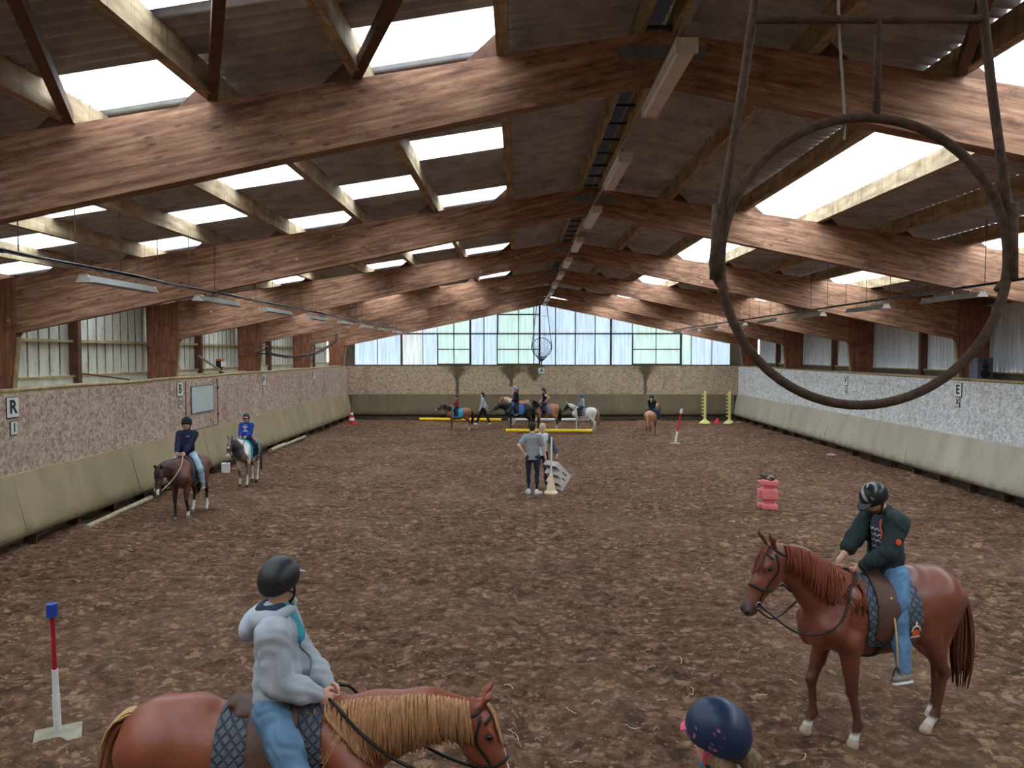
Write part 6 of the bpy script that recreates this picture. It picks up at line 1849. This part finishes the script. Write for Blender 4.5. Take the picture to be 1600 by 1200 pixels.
# ---- skewbald pony behind it
z = floor_z(-7.45, 20.9)
T = horse('grey and white skewbald pony walking by the left wall', (-7.43, 20.95, z), math.radians(-90), 1.26, poll=(0.96, -0.22, 1.62), head=-58, head_yaw=-0.1, h=0.018,
          coat=dict(base=srgb(112, 96, 88), patch=(srgb(226, 220, 212), 0.47, 3), muzzle=srgb(214, 196, 188), head=srgb(70, 60, 58), blaze=(0.08, 0.30), blaze_w=0.03, socks=dict(LF=0.9, LH=1.2, RF=0.4, RH=1.2), hoof=srgb(60, 54, 50)),
          mane=hair('grey_mane', srgb(150, 142, 136)), mane_side=-1, mane_n=110, tail=hair('dark_grey_tail', srgb(76, 66, 62)), tail_n=50, tail_sw=0.2, pad=cloth('turquoise_pad', srgb(52, 190, 214)), bridle=M_STRAPH, saddle=M_DKLEATHER, legs=dict(LF=(10, 0, 28, 0), RF=(-4, -12, 18, 0.0), LH=(30, -30, 12, 0), RH=(18, -40, -2, 0)), fat=1.05)
loc, hd_, P_ = ride(T, 0.78, hands=((0.44, 0.10, 1.72), (0.44, -0.10, 1.72)), foot=(0.2, 0.40, 1.06), head=(14, 2))
J = person('child in a blue lettered hoodie on the skewbald pony', loc, hd_, P_, dict(top=dict(mat=cloth('royal_blue_hoodie', srgb(40, 68, 150)), bulk=0.018, name='hoodie'), legs=dict(mat=C_NAVY, up=0.09), shoe=C_BOOT, boot=1, helmet=dict(mat=plain('navy_helmet', srgb(34, 44, 66), 0.5), vmat=plain('coral_visor', srgb(226, 96, 90), 0.5)), hair=(H_DARK, 'pony')), h=0.014, hb=0.010)
rows = []
for r_, (n_, w_l) in enumerate(((6, 0.15), (2, 0.05), (5, 0.13))):
    for i in range(n_):
        u = -w_l / 2 + w_l * (i + 0.5) / n_; s2 = w_l / n_ * 0.36
        v0 = 0.055 - 0.055 * r_
        rows += [([(u - s2, v0 - 0.016), (u - s2, v0 + 0.016), (u + s2, v0 + 0.016)], 0.006), ([(u - s2, v0), (u + s2, v0), (u + s2, v0 - 0.016)], 0.005)]
decal(J, J['top'], 'lettering', C_WHITE, rows, J['chest'] - J['up'] * 0.01, J['lf'], J['up'], J['fw'], 0.003)
for s_ in (1, -1): MB().tube(J['top'].snap(spline([J['neck'] + J['fw'] * 0.12 + J['lf'] * s_ * 0.03, J['chest'] + J['fw'] * 0.16 + J['lf'] * s_ * 0.035 + J['up'] * 0.06], 6), 0.006), 0.007, 5).build('drawstring', C_WHITE, J['root'])
tack_up(T, J, M_STRAPH, slack=0.08)

# ---- the group at the far end
HF = 0.026
def far_pair(hl_, loc_, head_, H, hkw, rl, sc, okw, rkw=None):
    z = floor_z(loc_[0], loc_[1])
    T = horse(hl_, (loc_[0], loc_[1], z), head_, H, h=HF, detail=False, mane_n=60, tail_n=26, **hkw)
    if rl:
        loc, hd_, P_ = ride(T, sc, **(rkw or {}))
        J = person(rl, loc, hd_, P_, okw, h=0.022, hb=0.016)
        tack_up(T, J, M_STRAPH, slack=0.06, stirrup=False, rope=0.012)
        return T, J
    return T, None
def stripes(v, q):
    u = (v - q['waist']) @ q['up']
    w = (np.sin(u * 2 * math.pi / 0.085) > 0).astype(float)
    return lerpc(np.tile(srgb(200, 58, 66), (len(v), 1)), srgb(48, 36, 66), w)
far_pair('small bay pony with a turquoise pad at the far end', (-2.78, 35.6), math.pi + 0.2, 1.12, dict(coat=dict(base=srgb(142, 88, 58), legs=srgb(60, 42, 36), muzzle=srgb(176, 160, 150), head=srgb(116, 92, 80), socks=dict(LH=0.5)), mane=H_DARK, tail=H_DARK, pad=cloth('cyan_pad', srgb(60, 170, 214)), bridle=M_STRAPH, saddle=M_DKLEATHER, poll=(1.10, 0, 1.78), head=-42, pad_shape=(0.10, 1.24, 0.34, 0.32), fat=1.05),
         'child in a red and navy striped top on the small bay pony', 0.66, dict(top=dict(mat=col_attr('striped_knit', 0.9), paint=stripes, bulk=0.012, sleeve='push'), legs=dict(mat=C_BLACK), shoe=C_BOOT, helmet=dict(mat=HM_BLACK, vmat=HM_GREY)), dict(foot=(0.18, 0.42, 1.1), head=(12, 0), hands=((0.45, 0.1, 1.70), (0.45, -0.1, 1.70))))
far_pair('black pony with a blue saddle pad at the far end', (0.0, 35.5), math.pi + 0.28, 1.27, dict(coat=dict(base=srgb(38, 38, 44), muzzle=srgb(50, 48, 52), hoof=srgb(60, 56, 54), blaze=(0.05, 0.16)), mane=hair('black_mane', srgb(34, 34, 40)), tail=hair('black_tail_far', srgb(34, 34, 40)), pad=cloth('blue_pad', srgb(70, 112, 190)), bridle=M_STRAPH, saddle=M_DKLEATHER, poll=(1.22, 0, 1.48), head=-38, fat=1.1, legs=dict(LF=(6, 0, 30, 0), RF=(-4, -6, 26, 0), LH=(18, -42, -4, 0), RH=(28, -36, 8, 0))),
         'rider in black with a grey helmet on the black pony', 0.88, dict(top=dict(mat=C_BLACK, bulk=0.015), legs=dict(mat=C_BLACK), shoe=C_SHOEG, helmet=dict(mat=HM_GREY), hair=(H_BROWN, 'pony')), dict(foot=(0.2, 0.42, 0.98), lean=4, head=(4, 6)))
far_pair('chestnut pony with a pale mane half hidden behind the black pony', (0.15, 37.7), math.pi, 1.30, dict(coat=dict(base=srgb(176, 122, 84), socks=dict(LF=0.9, RF=0.8, LH=0.9, RH=0.9)), mane=hair('cream_mane', srgb(226, 214, 190)), tail=hair('cream_tail', srgb(226, 214, 190)), poll=(1.1, 0, 1.65), head=-45, fat=1.1, bridle=M_STRAPH), None, 1, None)
far_pair('dun pony with a white blaze and lilac pad at the far end', (1.30, 36.3), math.pi + 0.32, 1.24, dict(coat=dict(base=srgb(180, 128, 86), legs=srgb(60, 46, 40), muzzle=srgb(70, 54, 48), head=srgb(96, 70, 56), blaze=(0.02, 0.6), blaze_w=0.035, socks=dict(LH=0.4, RH=0.4)), mane=H_DARK, tail=H_DARK, pad=cloth('lilac_pad', srgb(128, 118, 150)), bridle=M_STRAPH, saddle=M_DKLEATHER, poll=(0.98, 0.1, 1.80), head=-62, head_yaw=0.7, fat=1.08),
         'rider in a sleeveless black top with a pink belt on the dun pony', 0.84, dict(top=dict(mat=C_BLACK, sleeve='none', hem=0.0), legs=dict(mat=C_BLACK), shoe=C_BOOT, boot=1, skin=srgb(226, 184, 164), helmet=dict(mat=HM_BLACK, vmat=HM_GREY), hair=(H_BROWN, 'pony')), dict(foot=(0.24, 0.42, 1.0), lean=2, head=(20, 4), handL=(-0.02, 0.20, 0.24), elbowL=(-0.6, 0.8, 0.0)))
J8 = bpy.data.objects
far_pair('grey-white pony with a chestnut tail at the far end', (3.08, 35.85), math.pi - 0.32, 1.14, dict(coat=dict(base=srgb(224, 220, 212), head=srgb(60, 50, 48), hoof=srgb(170, 140, 120)), mane=hair('ivory_mane', srgb(232, 226, 206)), tail=hair('rusty_tail', srgb(168, 118, 96)), pad=cloth('grey_pad', srgb(120, 122, 134)), bridle=M_STRAPH, saddle=M_DKLEATHER, poll=(1.12, 0, 1.72), head=-56, fat=1.1, pad_shape=(0.12, 1.26, 0.28, 0.28), legs=dict(LF=(4, 0, 28, 0), RF=(12, -10, 10, 0.05), LH=(22, -40, 2, 0), RH=(30, -30, 14, 0))),
         'small child in a pale blue shirt and blue helmet on the grey-white pony', 0.64, dict(top=dict(mat=C_LBLUE, bulk=0.012), legs=dict(mat=C_NAVY), shoe=C_BOOT, helmet=dict(mat=HM_BLUE)), dict(foot=(0.2, 0.40, 1.12), head=(0, 6), hands=((0.42, 0.1, 1.68), (0.42, -0.1, 1.68))))
far_pair('stocky chestnut pony seen from behind near the far wall', (5.95, 34.35), math.radians(66), 1.12, dict(coat=dict(base=srgb(190, 134, 96), legs=srgb(120, 84, 62), socks=dict(LH=0.2, RH=0.2), hoof=srgb(200, 186, 170)), mane=hair('pale_mane', srgb(224, 200, 158)), tail=hair('light_tail', srgb(204, 156, 118)), bridle=M_STRAPH, saddle=M_DKLEATHER, poll=(0.92, -0.18, 1.86), head=-45, head_yaw=-0.4, fat=1.12),
         'rider in a black jacket with a blond ponytail on the stocky chestnut pony', 0.74, dict(top=dict(mat=C_BLACK, bulk=0.02), legs=dict(mat=denim('rider_denim', srgb(56, 72, 110))), shoe=C_BOOT, helmet=dict(mat=HM_BLACK), hair=(H_BLOND, 'pony')), dict(foot=(0.2, 0.42, 1.06)))
pb = [o for o in bpy.data.objects if o.get('label', '').startswith('rider in a sleeveless')][0]
A = Sdf(0.02); A.cone((0.0, -0.05, 0.13), (0.0, 0.05, 0.13), 0.135, 0.135, V(1, 0, 0), 0.85)
sdf_obj('belt', A, 0.02, cloth('pink_belt', srgb(222, 80, 120)), pb, cut=[((0, 0, 0.16), (0, 0, 1)), ((0, 0, 0.11), (0, 0, -1))])

# ---- people on foot
z = floor_z(0.36, 19.62)
J = person('person in a grey polo shirt seen from behind, one hand on the hip', (0.36, 19.62, z), math.radians(84),
           dict(sc=1.02, pel=(0, 0, 0.95), twist=-6, handL=(-0.10, 0.20, 1.02), elbowL=(-0.5, 1.0, 0.15), hdirL=(0.5, -0.6, -0.5), handR=(0.10, -0.36, 0.82), elbowR=(-0.5, -0.6, 0), footL=(0.03, 0.10, 0.085), footR=(-0.05, -0.12, 0.085), toeL=(1, 0.5, 0), toeR=(0.7, -0.75, 0), curlR=25, curlL=30, head=(-14, 4)),
           dict(top=dict(mat=cloth('grey_polo', srgb(150, 152, 154)), sleeve='short', bulk=0.014, hem=0.07, name='polo_shirt'), legs=dict(mat=C_DARKJEAN, bulk=-0.012, name='skinny_jeans'), shoe=C_SHOEW, sole=C_WHITE, hair=(H_DARK, 'short'), skin=srgb(222, 176, 154)), h=0.014, hb=0.009)
A = Sdf(0.01); a = np.linspace(0, 2 * math.pi, 13)
A.chain([J['neck'] + J['up'] * 0.02 + 0.065 * (math.cos(q) * J['fw'] + math.sin(q) * J['lf']) for q in a], [0.016] * 13)
sdf_obj('collar', A, 0.010, C_NAVY, J['root'])
z = floor_z(0.62, 20.55)
def raglan(v, q):
    lat = np.abs((v - q['chest']) @ q['lf'])
    return lerpc(np.tile(srgb(222, 222, 220), (len(v), 1)), srgb(56, 78, 88), smooth01(lat, 0.15, 0.17))
J = person('blond helper in a white top with teal sleeves tipping the mounting block', (0.62, 20.62, z), math.radians(-80),
           dict(sc=0.99, pel=(-0.03, 0, 0.92), lean=10, handL=(0.28, 0.36, 0.92), elbowL=(-0.3, 0.9, 0.0), handR=(0.14, -0.24, 0.95), footL=(0.06, 0.12, 0.085), footR=(-0.04, -0.13, 0.085), head=(6, 16), curlL=70),
           dict(top=dict(mat=col_attr('raglan_cloth', 0.9), paint=raglan, bulk=0.012, name='raglan_top'), legs=dict(mat=C_DARKJEAN), shoe=C_SHOEG, hair=(H_BLOND, 'long'), skin=srgb(226, 184, 164)), h=0.014, hb=0.009)
z = floor_z(-1.75, 38.1)
J = person('person in a pale grey sweater walking along the far wall', (-1.75, 38.1, z), math.pi,
           dict(sc=0.93, pel=(0, 0, 0.86), lean=2, handL=(0.16, 0.22, 0.80), handR=(-0.20, -0.22, 0.84), footL=(0.36, 0.09, 0.085), footR=(-0.36, -0.09, 0.10), kneeL=(1, 0, 0), kneeR=(1, 0, 0), toeL=(1, 0, 0.15), toeR=(1, 0, -0.1)),
           dict(top=dict(mat=cloth('pale_sweater', srgb(184, 186, 192)), bulk=0.018, name='sweater'), legs=dict(mat=C_BLACK), shoe=C_SHOEW, hair=(H_DARK, 'long'), skin=srgb(232, 194, 176)), h=0.022, hb=0.016)
